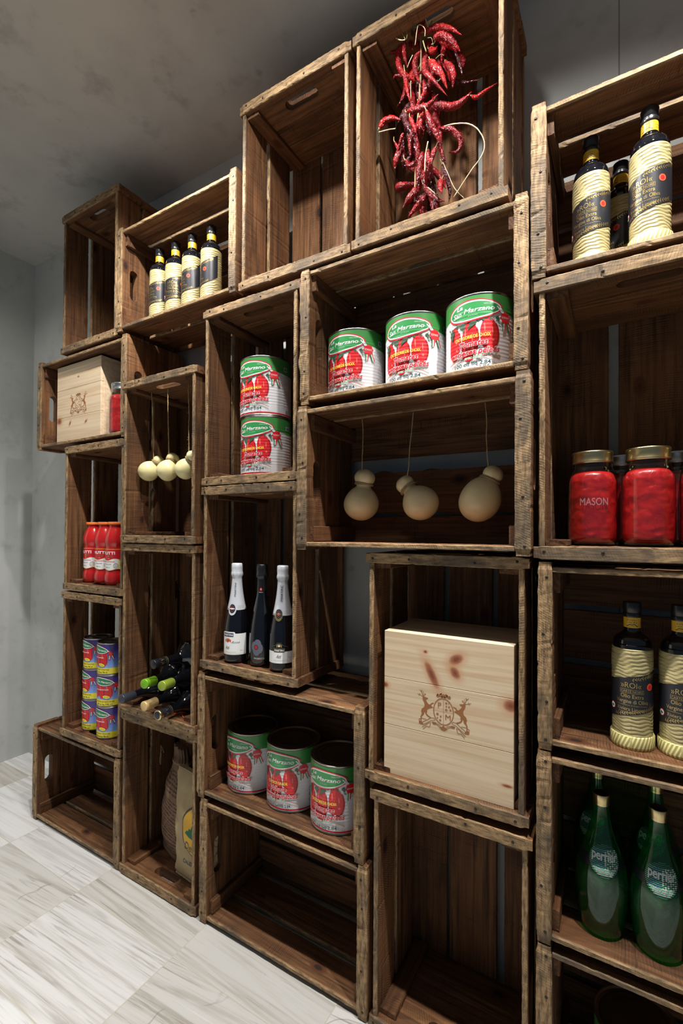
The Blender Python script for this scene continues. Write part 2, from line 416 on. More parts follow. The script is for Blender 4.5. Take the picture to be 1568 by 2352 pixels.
def lathe(name, prof, n=40, wob=None, cap=True):
    """prof: list of (r, z) bottom to top; attribute wc = (arc, height)"""
    vs = []; fs = []; wc = []
    for (r, z) in prof:
        for k in range(n):
            a = 2*PI*k/n; rr = r+(wob(a, z, r) if wob else 0)
            vs.append((rr*math.sin(a), -rr*math.cos(a), z)); wc.append((a*max(r, 0.01), z, 0))
    m = len(prof)
    for i in range(m-1):
        for k in range(n):
            k2 = (k+1) % n
            fs.append((i*n+k, i*n+k2, (i+1)*n+k2, (i+1)*n+k))
    if cap:
        if prof[0][0] > 1e-5: fs.append(tuple(range(n))[::-1])
        if prof[-1][0] > 1e-5: fs.append(tuple((m-1)*n+k for k in range(n)))
    me = mesh_from(name, vs, fs, {'wc': ('FLOAT_VECTOR', wc)})
    for p in me.polygons: p.use_smooth = len(p.vertices) == 4
    return me
def smooth_prof(pts, step=0.004):
    """Catmull-Rom through (r, z) control points"""
    out = []
    P = [pts[0]]+list(pts)+[pts[-1]]
    for i in range(1, len(P)-2):
        p0, p1, p2, p3 = P[i-1:i+3]
        n = max(1, int(math.dist(p1, p2)/step))
        for k in range(n):
            t = k/n
            out.append(tuple(0.5*(2*p1[j]+(-p0[j]+p2[j])*t+(2*p0[j]-5*p1[j]+4*p2[j]-p3[j])*t*t+(-p0[j]+3*p1[j]-3*p2[j]+p3[j])*t**3) for j in (0, 1)))
    out.append(pts[-1]); return [(max(r, 0), z) for r, z in out]
def tube(vs, fs, pts, rad, n=6, rng=None, rough=0.0, sub=6):
    """append a tube through 3D pts; rad may be a function of 0..1"""
    P = [Vector(p) for p in pts]; Q = [P[0]*2-P[1]]+P+[P[-1]*2-P[-2]]; C = []
    for i in range(1, len(Q)-2):
        p0, p1, p2, p3 = Q[i-1:i+3]
        for k in range(sub):
            t = k/sub
            C.append(0.5*(2*p1+(-p0+p2)*t+(2*p0-5*p1+4*p2-p3)*t*t+(-p0+3*p1-3*p2+p3)*t**3))
    C.append(P[-1]); base = len(vs); m = len(C)
    side = None
    for i, c in enumerate(C):
        d = (C[min(i+1, m-1)]-C[max(i-1, 0)])
        d = d.normalized() if d.length > 1e-9 else Vector((0, 0, 1))
        if side is None: side = d.cross(Vector((0.3, 1, 0.2))).normalized()
        side = (side-d*side.dot(d)).normalized(); o2 = d.cross(side)
        r = rad(i/(m-1)) if callable(rad) else rad
        for k in range(n):
            a = 2*PI*k/n; rr = r*(1+(rng.uniform(-rough, rough) if rng else 0))
            vs.append(tuple(c+side*rr*math.cos(a)+o2*rr*math.sin(a)))
    for i in range(m-1):
        for k in range(n):
            k2 = (k+1) % n; o = base+i*n
            fs.append((o+k, o+k2, o+n+k2, o+n+k))
    fs.append(tuple(base+k for k in range(n))[::-1]); fs.append(tuple(base+(m-1)*n+k for k in range(n)))
def tube_mesh(name, pts, rad, n=6, rng=None, rough=0.0, sub=6):
    vs = []; fs = []; tube(vs, fs, pts, rad, n, rng, rough, sub)
    me = mesh_from(name, vs, fs)
    for p in me.polygons: p.use_smooth = True
    return me
# ---- flat print (letters, shapes) wrapped onto a surface
_tc = {}
def text2d(s, shear=0.0, off=0.0, space=1.0):
    key = (s, shear, off, space)
    if key not in _tc:
        cu = bpy.data.curves.new('t', 'FONT'); cu.body = s; cu.shear = shear; cu.offset = off; cu.size = 1.0
        cu.space_character = space; cu.resolution_u = 3; cu.fill_mode = 'FRONT'
        ob = bpy.data.objects.new('t', cu); me = bpy.data.meshes.new_from_object(ob)
        vs = [(v.co.x, v.co.y) for v in me.vertices]; fs = [tuple(p.vertices) for p in me.polygons]
        bpy.data.objects.remove(ob); bpy.data.curves.remove(cu); bpy.data.meshes.remove(me)
        _tc[key] = (vs, fs)
    return _tc[key]
class Decal:
    def __init__(s, mats): s.mats = mats; s.bm = bmesh.new()
    def _put(s, vs, fs, mi, layer):
        s.k = getattr(s, 'k', 0)+1; layer += 0.02*(s.k % 40)
        bv = [s.bm.verts.new((x, y, layer)) for x, y in vs]
        for f in fs:
            try:
                fc = s.bm.faces.new([bv[i] for i in f]); fc.material_index = mi
            except ValueError: pass
    def poly(s, pts, mi, layer): s._put(pts, [tuple(range(len(pts)))], mi, layer)
    def rect(s, x0, y0, x1, y1, mi, layer): s.poly([(x0, y0), (x1, y0), (x1, y1), (x0, y1)], mi, layer)
    def ell(s, cx, cy, rx, ry, mi, layer, rot=0.0, n=28, egg=0.0):
        p = []
        for k in range(n):
            a = 2*PI*k/n; x = rx*math.cos(a); y = ry*math.sin(a)*(1-egg*math.cos(a))
            p.append((cx+x*math.cos(rot)-y*math.sin(rot), cy+x*math.sin(rot)+y*math.cos(rot)))
        s.poly(p, mi, layer)
    def star(s, cx, cy, r0, r1, n, mi, layer, rot=0.0):
        s.poly([(cx+(r0 if k % 2 == 0 else r1)*math.cos(rot+PI*k/n), cy+(r0 if k % 2 == 0 else r1)*math.sin(rot+PI*k/n)) for k in range(2*n)], mi, layer)
    def stroke(s, pts, w, mi, layer):
        for k in range(len(pts)-1):
            (x0, y0), (x1, y1) = pts[k], pts[k+1]
            d = math.hypot(x1-x0, y1-y0) or 1; nx, ny = -(y1-y0)/d*w/2, (x1-x0)/d*w/2
            e = w*0.3/d; dx, dy = (x1-x0)*e, (y1-y0)*e
            s.poly([(x0-dx+nx, y0-dy+ny), (x0-dx-nx, y0-dy-ny), (x1+dx-nx, y1+dy-ny), (x1+dx+nx, y1+dy+ny)], mi, layer)
    def ring(s, cx, cy, rx, ry, w, mi, layer, n=36):
        s.stroke([(cx+rx*math.cos(2*PI*k/n), cy+ry*math.sin(2*PI*k/n)) for k in range(n+1)], w, mi, layer)
    def text(s, body, x, y, width, height, mi, layer, shear=0.0, off=0.0, rot=0.0, align=0.5, arch=0.0, space=1.0, ref=None):
        bold = off if 'M' in body else 0.0   # a widened M folds over itself: thicken it by repeating instead
        vs, fs = text2d(body, shear, 0.0 if bold else off, space)
        if not vs: return
        rv = text2d(ref or body, shear, 0.0, space)[0]
        x0 = min(v[0] for v in rv); x1 = max(v[0] for v in rv); 
        kx = width/(x1-x0); ky = height/0.72
        for q in range(6 if bold else 1):
            ox, oy = (bold*math.cos(q*PI/3), bold*math.sin(q*PI/3)) if bold else (0, 0); out = []
            for vx, vy in vs:
                px = (vx+ox-x0-(x1-x0)*align)*kx; py = (vy+oy)*ky + arch*px
                out.append((x+px*math.cos(rot)-py*math.sin(rot), y+px*math.sin(rot)+py*math.cos(rot)))
            s._put(out, fs, mi, layer)
    def build(s, name, fn, parent, step=0.004, eps=0.00016, base=0.0003, ystep=None):
        bm = s.bm
        bmesh.ops.triangulate(bm, faces=[f for f in bm.faces if len(f.verts) > 4])
        if step:
            xs = [v.co.x for v in bm.verts]; k = math.ceil(min(xs)/step)
            while k*step < max(xs):
                bmesh.ops.bisect_plane(bm, geom=bm.verts[:]+bm.edges[:]+bm.faces[:], plane_co=(k*step, 0, 0), plane_no=(1, 0, 0), dist=1e-6); k += 1
        if ystep:
            ys = [v.co.y for v in bm.verts]; k = math.ceil(min(ys)/ystep)
            while k*ystep < max(ys):
                bmesh.ops.bisect_plane(bm, geom=bm.verts[:]+bm.edges[:]+bm.faces[:], plane_co=(0, k*ystep, 0), plane_no=(0, 1, 0), dist=1e-6); k += 1
        for v in bm.verts: v.co = Vector(fn(v.co.x, v.co.y, base+eps*v.co.z))
        me = bpy.data.meshes.new(name); bm.to_mesh(me); bm.free()
        for m in s.mats: me.materials.append(m)
        return link(name, me, parent)
def cyl_map(r):
    rf = r if callable(r) else (lambda t: r)
    def f(s_, t_, e):
        rr = rf(t_); a = s_/rr; rr += e
        return (rr*math.sin(a), -rr*math.cos(a), t_)
    return f
def prof_fn(prof):
    def f(z):
        for (r0, z0), (r1, z1) in zip(prof, prof[1:]):
            if z0 <= z <= z1 and z1 > z0: return r0+(r1-r0)*(z-z0)/(z1-z0)
        return prof[-1][0]
    return f

# ------------------------------------------------------------------ the room
def slab(name, lo, hi, mat):
    bm = bmesh.new(); bmesh.ops.create_cube(bm, size=1)
    for v in bm.verts: v.co = Vector([(lo[i]+hi[i])/2+v.co[i]*(hi[i]-lo[i]) for i in range(3)])
    me = bpy.data.meshes.new(name); bm.to_mesh(me); bm.free()
    o = link(name, me, None, [mat]); o['kind'] = 'structure'; return o
WALLM = plaster('grey_plaster_wall', srgb(190, 192, 188), srgb(172, 174, 170), srgb(126, 129, 127), joints=(0.0035, -2.02))
CEILM = plaster('grey_plaster_ceiling', srgb(184, 181, 175), srgb(164, 162, 158), srgb(104, 101, 95))
slab('floor', (-2.79, -3.2, -0.1), (2.2, 0.385, 0.0), tiles())
slab('wall_back', (-2.79, 0.285, 0.0), (2.2, 0.385, 2.6), WALLM)
slab('wall_left', (-2.79, -3.2, 0.0), (-2.69, 0.285, 2.6), WALLM)
slab('ceiling', (-2.79, -3.2, 2.6), (2.2, 0.385, 2.7), CEILM)

# ------------------------------------------------------------------ crates
NAIL = None
def nail_mesh():
    vs = []; fs = []
    for (r, y) in ((0.0031, 0.0012), (0.0030, -0.0006), (0.0018, -0.0012)):
        for k in range(9):
            a = 2*PI*k/9; vs.append((r*math.cos(a), y, r*math.sin(a)))
    for i in range(2):
        for k in range(9): fs.append((i*9+k, i*9+(k+1) % 9, (i+1)*9+(k+1) % 9, (i+1)*9+k))
    fs.append(tuple(18+k for k in range(9)))
    me = mesh_from('nail', vs, fs); me.materials.append(IRON); return fix_normals(me)
NAIL = nail_mesh()
def stadium_cut(me, lo, hi, g_w, cw, cy, ln, wd, u_ax):
    """cut a hand hole (stadium) through an end board along axis u_ax"""
    bm = bmesh.new(); ring = []
    for k in range(24):
        a = 2*PI*k/24; x = wd/2*math.cos(a); w = wd/2*math.sin(a)+math.copysign(ln/2-wd/2, math.sin(a) if abs(math.sin(a)) > 1e-6 else 1)
        ring.append((w, x))
    lay = []
    for uu in (lo-0.02, hi+0.02):
        vs = []
        for w, x in ring:
            p = [0, 0, 0]; p[u_ax] = uu; p[g_w] = cw+w; p[1] = cy+x
            vs.append(bm.verts.new(p))
        lay.append(vs)
    for k in range(24): bm.faces.new((lay[0][k], lay[0][(k+1) % 24], lay[1][(k+1) % 24], lay[1][k]))
    bm.faces.new(lay[0][::-1]); bm.faces.new(lay[1]); bmesh.ops.recalc_face_normals(bm, faces=bm.faces)
    cme = bpy.data.meshes.new('c'); bm.to_mesh(cme); bm.free()
    co = bpy.data.objects.new('c', cme); COL.objects.link(co); bo = bpy.data.objects.new('b', me); COL.objects.link(bo)
    md = bo.modifiers.new('b', 'BOOLEAN'); md.object = co; md.operation = 'DIFFERENCE'; md.solver = 'EXACT'
    dg = bpy.context.evaluated_depsgraph_get(); dg.update()
    out = bpy.data.meshes.new_from_object(bo.evaluated_get(dg), preserve_all_data_layers=True, depsgraph=dg)
    bpy.data.objects.remove(bo); bpy.data.objects.remove(co); bpy.data.meshes.remove(cme)
    return out
def join_meshes(ms, name):
    bm = bmesh.new()
    for m in ms: bm.from_mesh(m)
    me = bpy.data.meshes.new(name); bm.to_mesh(me); bm.free(); return me
def crate(x0, x1, z0, z1, kind, seed, label, y=0.0, t=0.027, tone=0.5, back=None, side_gap=True, wavy_back=False, chewed=False, depth=0.246, top_slats=True, lean=0.0, marks=False):
    """kind L: ends left and right; kind P: ends top and bottom. The crate is open to the front."""
    rng = random.Random(seed)
    W_, H_ = x1-x0, z1-z0
    root = empty('wooden_crate', (x0, y, z0), 0.0)
    tag(root, label, 'crate', 'old wooden crates stacked as shelves')
    ua, wa = (0, 2) if kind == 'L' else (2, 0)
    L, Wd = (W_, H_) if kind == 'L' else (H_, W_)
    def box(u0, u1, w0, w1, y0, y1):
        lo = [0, y0, 0]; hi = [0, y1, 0]; lo[ua] = u0; hi[ua] = u1; lo[wa] = w0; hi[wa] = w1; return lo, hi
    T = lambda: min(1, max(0, tone+rng.uniform(-0.22, 0.22)))
    # end panels: three boards, the front one with the hand hole
    for e in (0, 1):
        u0, u1 = (0, t) if e == 0 else (L-t, L)
        b = Boards(); lo, hi = box(u0, u1, 0.0, Wd, 0.0, 0.098)
        wv = None
        if chewed and e == 0:
            face = (0, 7, 6) if kind == 'L' else (0, 1, 7)
            wv = ((6, 7) if kind == 'L' else (0, 1), ua, lambda g: 0.003*math.sin(g*38)+0.002*math.sin(g*90+1))
        b.add(lo, hi, wa, rng, T(), 1.3, wave=wv, round_end=True)
        me = b.mesh('end_panel')
        me = stadium_cut(me, u0, u1, wa, Wd/2+rng.uniform(-0.006, 0.006), 0.049, 0.108, 0.032, ua)
        o3 = [rng.uniform(0, 60) for _ in range(3)]; wcv = []; fdv = []
        for v in me.vertices:
            c = v.co; wcv += [c[wa]+o3[0], c[ua]+o3[1], c[1]+o3[2]]; fdv.append(c[1])
        me.attributes['wc'].data.foreach_set('vector', wcv); me.attributes['fd'].data.foreach_set('value', fdv)
        tv = T(); me.attributes['tone'].data.foreach_set('value', [tv]*len(me.vertices))
        b2 = Boards()
        s1 = 0.17+rng.uniform(-0.01, 0.01)
        lo, hi = box(u0+0.001, u1-0.001, 0.003, Wd-0.003, 0.0995, s1); b2.add(lo, hi, wa, rng, T())
        lo, hi = box(u0, u1-0.001, 0.002, Wd-0.002, s1+0.0015, depth); b2.add(lo, hi, wa, rng, T())
        for i in range(len(b2.fd)): b2.fd[i] = 0.05
        jm = join_meshes([me, b2.mesh('x')], 'end_panel')
        ep = link('end_panel', jm, root, [WOOD])
        for k, fr in enumerate((0.07, 0.25, 0.62, 0.90) if rng.random() < 0.5 else (0.05, 0.30, 0.72, 0.93)):
            nn = bpy.data.objects.new('nail', NAIL); COL.objects.link(nn); nn.parent = ep
            p = [0, 0.0, 0]; p[ua] = (u0+u1)/2+rng.uniform(-0.005, 0.005); p[wa] = Wd*fr+rng.uniform(-0.008, 0.008); nn.location = p
    # cleats inside the corners
    for e in (0, 1):
        u0, u1 = (t+0.0003, t+0.0125) if e == 0 else (L-t-0.0125, L-t-0.0003)
        for s in (0, 1):
            w0, w1 = (0.0215, 0.062) if s == 0 else (Wd-0.062, Wd-0.0215)
            if not top_slats and s == 1: w0, w1 = Wd-0.046, Wd-0.006
            b = Boards(); lo, hi = box(u0, u1, w0, w1, 0.010+rng.uniform(0, 0.010), depth-0.004)
            b.add(lo, hi, 1, rng, max(0.05, T()-0.15)); b.fd = [0.05]*len(b.fd); link('cleat', b.mesh('cleat'), root, [WOOD])
    # side slats (thin boards between the end panels)
    for s in (0, 1):
        w0, w1 = (0.0095, 0.0205) if s == 0 else (Wd-0.0205, Wd-0.0095)
        ya = 0.002+rng.uniform(0, 0.004); yb = 0.101+rng.uniform(-0.004, 0.004); yc = yb+0.013+rng.uniform(-0.003, 0.004); yd = 0.221+rng.uniform(-0.004, 0.003)
        for (q0, q1) in ((ya, yb), (yc, yd)):
            b = Boards(); lo, hi = box(t+0.0003, L-t-0.0003, w0, w1, q0, q1)
            b.add(lo, hi, ua, rng, T(), 0.8); link('side_slat', b.mesh('side_slat'), root, [WOOD])
    # back slats
    bs = back or [(0.008, 0.115), (0.130, 0.245), (0.258, Wd-0.008)]
    for k, (w0, w1) in enumerate(bs):
        b = Boards(); lo, hi = box(0.004, L-0.004, w0, w1, depth+0.0005, depth+0.0105)
        wv = None
        if wavy_back and k == wavy_back[0]:
            wv = ((4, 5, 3, 2) if kind == 'L' else (2, 3), wa, wavy_back[1])
        b.add(lo, hi, ua, rng, T(), 0.8, wave=wv); 
        for i in range(len(b.fd)): b.fd[i] = 0.05
        link('back_slat', b.mesh('back_slat'), root, [WOOD])
    return root
C = {}
C['A1'] = crate(-1.897, -1.530, 1.876, 2.425, 'P', 1, 'upright empty brown crate at the top left end of the stack, under the ceiling', tone=0.55)
C['A2'] = crate(-2.064, -1.474, 1.511, 1.872, 'L', 2, 'crate holding the small pine box and one jar, its left end sticking out', tone=0.6, t=0.03)
C['A3'] = crate(-1.860, -1.480, 0.950, 1.505, 'P', 3, 'upright crate holding three red passata bottles', tone=0.4)
C['A4'] = crate(-1.868, -1.487, 0.388, 0.944, 'P', 4, 'upright crate holding six blue and yellow cans in two towers', tone=0.4)
C['A5'] = crate(-2.062, -1.487, 0.004, 0.384, 'L', 5, 'empty crate on the floor at the far left foot of the stack', tone=0.35, t=0.030)
C['B1'] = crate(-1.528, -0.960, 1.884, 2.252, 'L', 6, 'crate holding four straw-wrapped bottles in a row, upper left', tone=0.45, t=0.028, y=-0.004)
C['B3'] = crate(-1.470, -1.100, 1.140, 1.690, 'P', 7, 'upright crate with pale yellow hanging cheeses, left of the double can tower', tone=0.45, t=0.025, y=-0.020)
C['B4'] = crate(-1.472, -1.101, 0.563, 1.137, 'P', 8, 'upright crate with dark wine bottles lying in a pile', tone=0.38, t=0.025, y=-0.015)
C['B5'] = crate(-1.485, -1.106, 0.003, 0.559, 'P', 9, 'upright crate on the floor holding two printed sacks', tone=0.4, t=0.030)
C['C1'] = crate(-1.097, -0.731, 1.319, 1.857, 'P', 10, 'upright crate holding two big green and white tomato cans one on the other', tone=0.42, t=0.025)
C['C2'] = crate(-1.097, -0.729, 0.764, 1.316, 'P', 11, 'upright crate holding three sparkling wine bottles', tone=0.4, t=0.026)
C['C3'] = crate(-1.104, -0.528, 0.373, 0.752, 'L', 12, 'crate holding three big tomato cans low down, above an empty floor crate', tone=0.5, t=0.029)
C['C4'] = crate(-1.090, -0.517, 0.003, 0.371, 'L', 13, 'empty floor crate under the low row of three big cans', tone=0.55, t=0.029)
C['D1'] = crate(-0.952, -0.577, 1.880, 2.425, 'P', 14, 'upright empty crate high up, left neighbour of the dried chilies', tone=0.5, t=0.028, back=[(0.010, 0.120), (0.130, 0.232), (0.236, 0.362)])
C['D2'] = crate(-0.573, -0.197, 1.884, 2.428, 'P', 15, 'upright crate at the very top with the string of dried chilies', tone=0.75, t=0.028, back=[(0.010, 0.108), (0.118, 0.246), (0.262, 0.366)])
C['E1'] = crate(-0.728, -0.156, 1.517, 1.882, 'L', 16, 'crate holding a row of three big tomato cans above eye level', tone=0.6, t=0.029, chewed=True)
C['E2'] = crate(-0.727, -0.149, 1.1335, 1.510, 'L', 17, 'crate with three round cheeses on long strings, below the upper row of cans', tone=0.42, t=0.031, y=-0.012,
      back=[(0.010, 0.092), (0.104, 0.222), (0.262, 0.368)], wavy_back=(1, lambda g: 0.009*math.sin(g*42+2.2)*math.exp(-max(0, g-0.25)*6)-0.004))
C['E3'] = crate(-0.527, -0.154, 0.583, 1.131, 'P', 18, 'upright crate filled by the large pine box', tone=0.4, t=0.025)
C['E4'] = crate(-0.512, -0.147, 0.003, 0.566, 'P', 19, 'tall empty crate on the floor under the large pine box', tone=0.5, t=0.027, back=[(0.004, 0.112), (0.119, 0.243), (0.262, 0.362)])
C['F1'] = crate(-0.152, 0.425, 1.696, 2.052, 'L', 20, 'crate at the upper right with straw-wrapped bottles and open slats to the grey wall', tone=0.4, t=0.029, back=[(0.012, 0.115), (0.128, 0.222), (0.236, 0.345)])
C['F2'] = crate(-0.146, 0.245, 1.128, 1.692, 'P', 21, 'upright crate at the right with big jars of red tomatoes', tone=0.4, t=0.027, back=[(0.008, 0.128), (0.148, 0.292), (0.300, 0.383)])
C['F3'] = crate(-0.138, 0.440, 0.752, 1.123, 'L', 22, 'crate at the right edge with two straw-wrapped bottles below the tomato jars', tone=0.45, t=0.027)
C['F4'] = crate(-0.140, 0.440, 0.371, 0.748, 'L', 23, 'crate at the lower right with green water bottles', tone=0.5, t=0.028)
C['F5'] = crate(-0.140, 0.440, 0.003, 0.367, 'L', 24, 'dark floor crate at the bottom right under the green bottles', tone=0.4, t=0.029)
# faded stencil letters on the outside of the crate with the small pine box
d = Decal([plain('faded_stencil', (0.018, 0.015, 0.013), 0.8)])
d.text('ALL', 0, 0, 0.10, 0.05, 0, 0, off=0.02)
d.build('stencil', lambda s_, t_, e: (0.5912+e, 0.125-t_, 0.135+s_), C['A2'], step=None)

# ------------------------------------------------------------------ big tomato cans
def can_body(r, h):
    root = empty('tomato_can', (0, 0, 0))
    pr = [(r-0.0012, 0.0), (r+0.0012, 0.0008), (r+0.0014, 0.0032), (r-0.0002, 0.0046), (r-0.0002, h-0.0046), (r+0.0014, h-0.0032), (r+0.0014, h-0.0008), (r+0.0003, h), (r-0.0018, h-0.0006), (r-0.0026, h-0.0050)]
    link('rim', lathe('rim', [(r-0.004, 0.0004)]+pr, 56), root, [TIN])
    lid = [(r-0.0026, h-0.0052), (r-0.008, h-0.0052), (r-0.009, h-0.0036), (r-0.014, h-0.0036), (r-0.016, h-0.0048), (r-0.022, h-0.0048), (r-0.024, h-0.0036), (r-0.030, h-0.0036), (r-0.032, h-0.0044), (0.0001, h-0.0044)]
    link('lid', lathe('lid', lid, 56, cap=False), root, [TIND])
    return root
def big_can_label(d, english):
    R_ = 0.0775; C_ = PI*R_
    # 0 white 1 green 2 logo green 3 red 4 tomato 5 highlight 6 leaf 7 leaf light 8 yellow 9 teal 10 light green 11 grey 12 blue 13 dark red
    d.rect(-C_, 0.0050, C_, 0.173, 0, 0)
    N = 48; gp = [(-C_+2*C_*k/N, 0.134+0.005*math.cos(2*PI*k/N*2)) for k in range(N+1)]
    for k in range(N):
        d.poly([gp[k], gp[k+1], (gp[k+1][0], 0.173), (gp[k][0], 0.173)], 1, 1)
    d.rect(-C_, 0.0068, C_, 0.0108, 3, 1)
    # tomatoes
    def tomato_(cx, top, bot, w, layer, lean=0.0):
        p = []
        for k in range(32):
            a = 2*PI*k/32; yy = math.sin(a); f = 0.86+0.14*(-yy); f *= 1-0.10*math.exp(-((yy+0.1)/0.3)**2)
            p.append((cx+w*f*math.cos(a)+lean*yy, (top+bot)/2+(top-bot)/2*yy))
        d.poly(p, 4, layer)
        d.poly([(cx+w*0.15+(x-cx)*0.80, (top+bot)/2+(y-(top+bot)/2)*0.86) for x, y in p], 13, layer+0.5) if False else None
        d.ell(cx-w*0.42, (top+bot)/2+(top-bot)*0.20, w*0.07, (top-bot)*0.13, 5, layer+1, 0.05)
        d.ell(cx+w*0.30, (top+bot)/2+(top-bot)*0.08, w*0.055, (top-bot)*0.11, 5, layer+1, 0.05)
        d.ell(cx+w*0.34, (top+bot)/2-(top-bot)*0.20, w*0.12, (top-bot)*0.04, 5, layer+1, 0.4)
        d.poly([(cx+w*0.93*math.cos(a_)+lean*math.sin(a_), (top+bot)/2+(top-bot)*0.47*math.sin(a_)) for a_ in [x*0.1 for x in range(-14, 8)]]
               + [(cx+w*0.74*math.cos(a_)+lean*math.sin(a_), (top+bot)/2+(top-bot)*0.47*math.sin(a_)) for a_ in [x*0.1 for x in range(7, -15, -1)]], 13, layer+1)
    tomato_(-0.060, 0.113, 0.034, 0.0195, 2); tomato_(-0.022, 0.118, 0.026, 0.0225, 4, 0.002); tomato_(0.021, 0.122, 0.048, 0.0245, 6, -0.002)
    rg = random.Random(5)
    for cx, cy in ((-0.066, 0.112), (-0.052, 0.117), (-0.046, 0.111), (-0.034, 0.120), (-0.018, 0.121), (-0.008, 0.117), (0.008, 0.123), (0.022, 0.123), (0.034, 0.118), (0.040, 0.112), (-0.074, 0.106)):
        for j in range(3):
            a = rg.uniform(0, 6.28)
            d.poly([(cx, cy), (cx+0.006*math.cos(a)-0.003*math.sin(a), cy+0.006*math.sin(a)), (cx+0.013*math.cos(a), cy+0.010*math.sin(a)), (cx+0.006*math.cos(a)+0.003*math.sin(a), cy+0.004*math.sin(a)-0.003)], 6+(j == 0), 9+j*0.2)
    for (a, b, c, e) in (((-0.040, 0.118), (-0.031, 0.112), (-0.034, 0.094), (-0.046, 0.106)), ((-0.008, 0.118), (-0.006, 0.110), (-0.026, 0.096), (-0.022, 0.112)), ((-0.066, 0.108), (-0.060, 0.100), (-0.066, 0.080), (-0.074, 0.096))):
        d.poly([a, b, c, e], 6, 10)
    # logo
    rt_ = 0.05
    d.ell(-0.012, 0.1400, 0.0630, 0.0245, 3, 12, rt_, 48, 0.18); d.ell(-0.012, 0.1400, 0.0595, 0.0215, 0, 13, rt_, 48, 0.18); d.ell(-0.012, 0.1400, 0.0560, 0.0182, 2, 14, rt_, 48, 0.18)
    d.text('La', -0.044, 0.1455, 0.014, 0.0092, 0, 15, 0.25, 0.018, 0.10)
    d.text('San', -0.050, 0.1305, 0.021, 0.0110, 0, 15, 0.25, 0.018, 0.10)
    d.text('Marzano', -0.001, 0.1355, 0.066, 0.0110, 0, 15, 0.25, 0.018, 0.04)
    d.text('di A. Romano', -0.014, 0.1275, 0.021, 0.0022, 0, 15, 0.2, 0.01, 0.05)
    d.text('MARCA | BRAND', 0.020, 0.1500, 0.022, 0.0022, 0, 15, 0.0, 0.01, 0.02)
    # seal and ribbons
    d.stroke([(0.038, 0.1445), (0.050, 0.1315)], 0.0030, 0, 17); d.stroke([(0.047, 0.140), (0.055, 0.132)], 0.0030, 0, 17); d.stroke([(0.049, 0.140), (0.0565, 0.132)], 0.0010, 2, 18)
    for sx, lean in ((0.051, -0.001), (0.062, 0.008)):
        for j, mi in enumerate((2, 0, 3)):
            w = 0.0028; xx = sx+j*w
            d.poly([(xx, 0.113), (xx+w, 0.113), (xx+w+lean*0.5, 0.1015), (xx+w+lean, 0.090+0.002*j), (xx+lean, 0.090+0.001*j), (xx+lean*0.5, 0.1015)], mi, 16)
    d.star(0.0585, 0.1205, 0.0150, 0.0118, 8, 3, 19, 0.1)
    d.text('ROMANO', 0.0585, 0.1180, 0.0200, 0.0052, 0, 20, 0, 0, 0.03)
    # wording
    l1, l2, l3, l4, l5 = ('CHOICE GRADE', 'Whole', 'peeled tomatoes', 'with basil leaf', '100 fluid ounces 2.84') if english else ('CATEGORIE DE CHOIX', 'Tomates', 'entieres pele\u00e9s', 'avec basilic', '100 oz liq 2.84')
    d.text(l1, -0.016, 0.0765, 0.078 if not english else 0.062, 0.0080, 8, 21, 0, 0.014, 0.06)
    for body, y, w, hh, x in ((l2, 0.0590, 0.060 if not english else 0.050, 0.0125, -0.013), (l3, 0.0405, 0.108, 0.0125, -0.011)):
        d.text(body, x, y, w, hh, 0, 22, 0.28, 0.075, 0.05, ref=body); d.text(body, x, y, w, hh, 3, 24, 0.28, 0.022, 0.05, ref=body)
    d.text(l4, -0.012, 0.0305, 0.040, 0.0070, 0, 22, 0.4, 0.06, 0.05); d.text(l4, -0.012, 0.0305, 0.040, 0.0070, 10, 24, 0.4, 0.0, 0.05)
    arc = lambda dy, r: [(-0.070+0.113*k/16, 0.0200+dy+0.0195*math.sin(PI*(0.08+0.84*k/16))) for k in range(17)]
    d.stroke(arc(0.0016, 0), 0.0009, 2, 21); d.stroke(arc(0.0, 0), 0.0009, 3, 21)
    d.text(l5, -0.016, 0.0150, 0.078, 0.0088, 9, 25, 0, 0.016, 0.04); d.text('l', 0.0265, 0.0160, 0.002, 0.0085, 11, 25, 0.5, 0, 0)
    # small print on the side panel
    d.rect(0.093, 0.140, 0.106, 0.152, 0, 3); d.rect(0.0945, 0.1415, 0.1045, 0.1505, 12, 4); d.ring(0.0995, 0.146, 0.0028, 0.0028, 0.0005, 8, 5)
    rg = random.Random(9)
    words = ['Produit de choix', 'tomates pelees', 'La San Marzano', 'di A. Romano', 'avec basilic', 'Prodotto in Italia', 'Product of Italy']
    for k in range(22):
        y = 0.128-k*0.0048
        if 6 < k < 10: continue
        d.text(words[k % 7], 0.106, y, rg.uniform(0.022, 0.036), 0.0020, 3 if k in (11, 12, 15) else 11, 4, 0, 0.01, 0.0, 0.5)
        if k % 2: d.text(words[(k+3) % 7], -0.108, y, rg.uniform(0.026, 0.036), 0.0020, 11, 4)
    if english:
        d.rect(0.071, 0.055, 0.078, 0.0555, 11, 4)
        for yy in (0.060, 0.045, 0.030): d.ring(0.082, yy, 0.0050, 0.0055, 0.0010, 11, 4, 14)
        d.text('U', 0.082, 0.0270, 0.0042, 0.0055, 11, 5); d.stroke([(0.080, 0.043), (0.084, 0.048), (0.082, 0.041)], 0.0013, 11, 5)
    d.rect(0.100, 0.020, 0.116, 0.0203, 11, 4)
    for k in range(10): d.rect(0.101+k*0.0015, 0.012, 0.1017+k*0.0015, 0.024, 11, 4)
CM = [CWHT, CGRN, CGR2, CRED, CTOM, CTH, CLEAF, CLF2, CYEL, CTEAL, CLG, CGREY, CBLU, CTD]
def big_can(english=False):
    root = can_body(0.0775, 0.178)
    d = Decal(CM); big_can_label(d, english); d.build('label', cyl_map(0.0775), root)
    return root
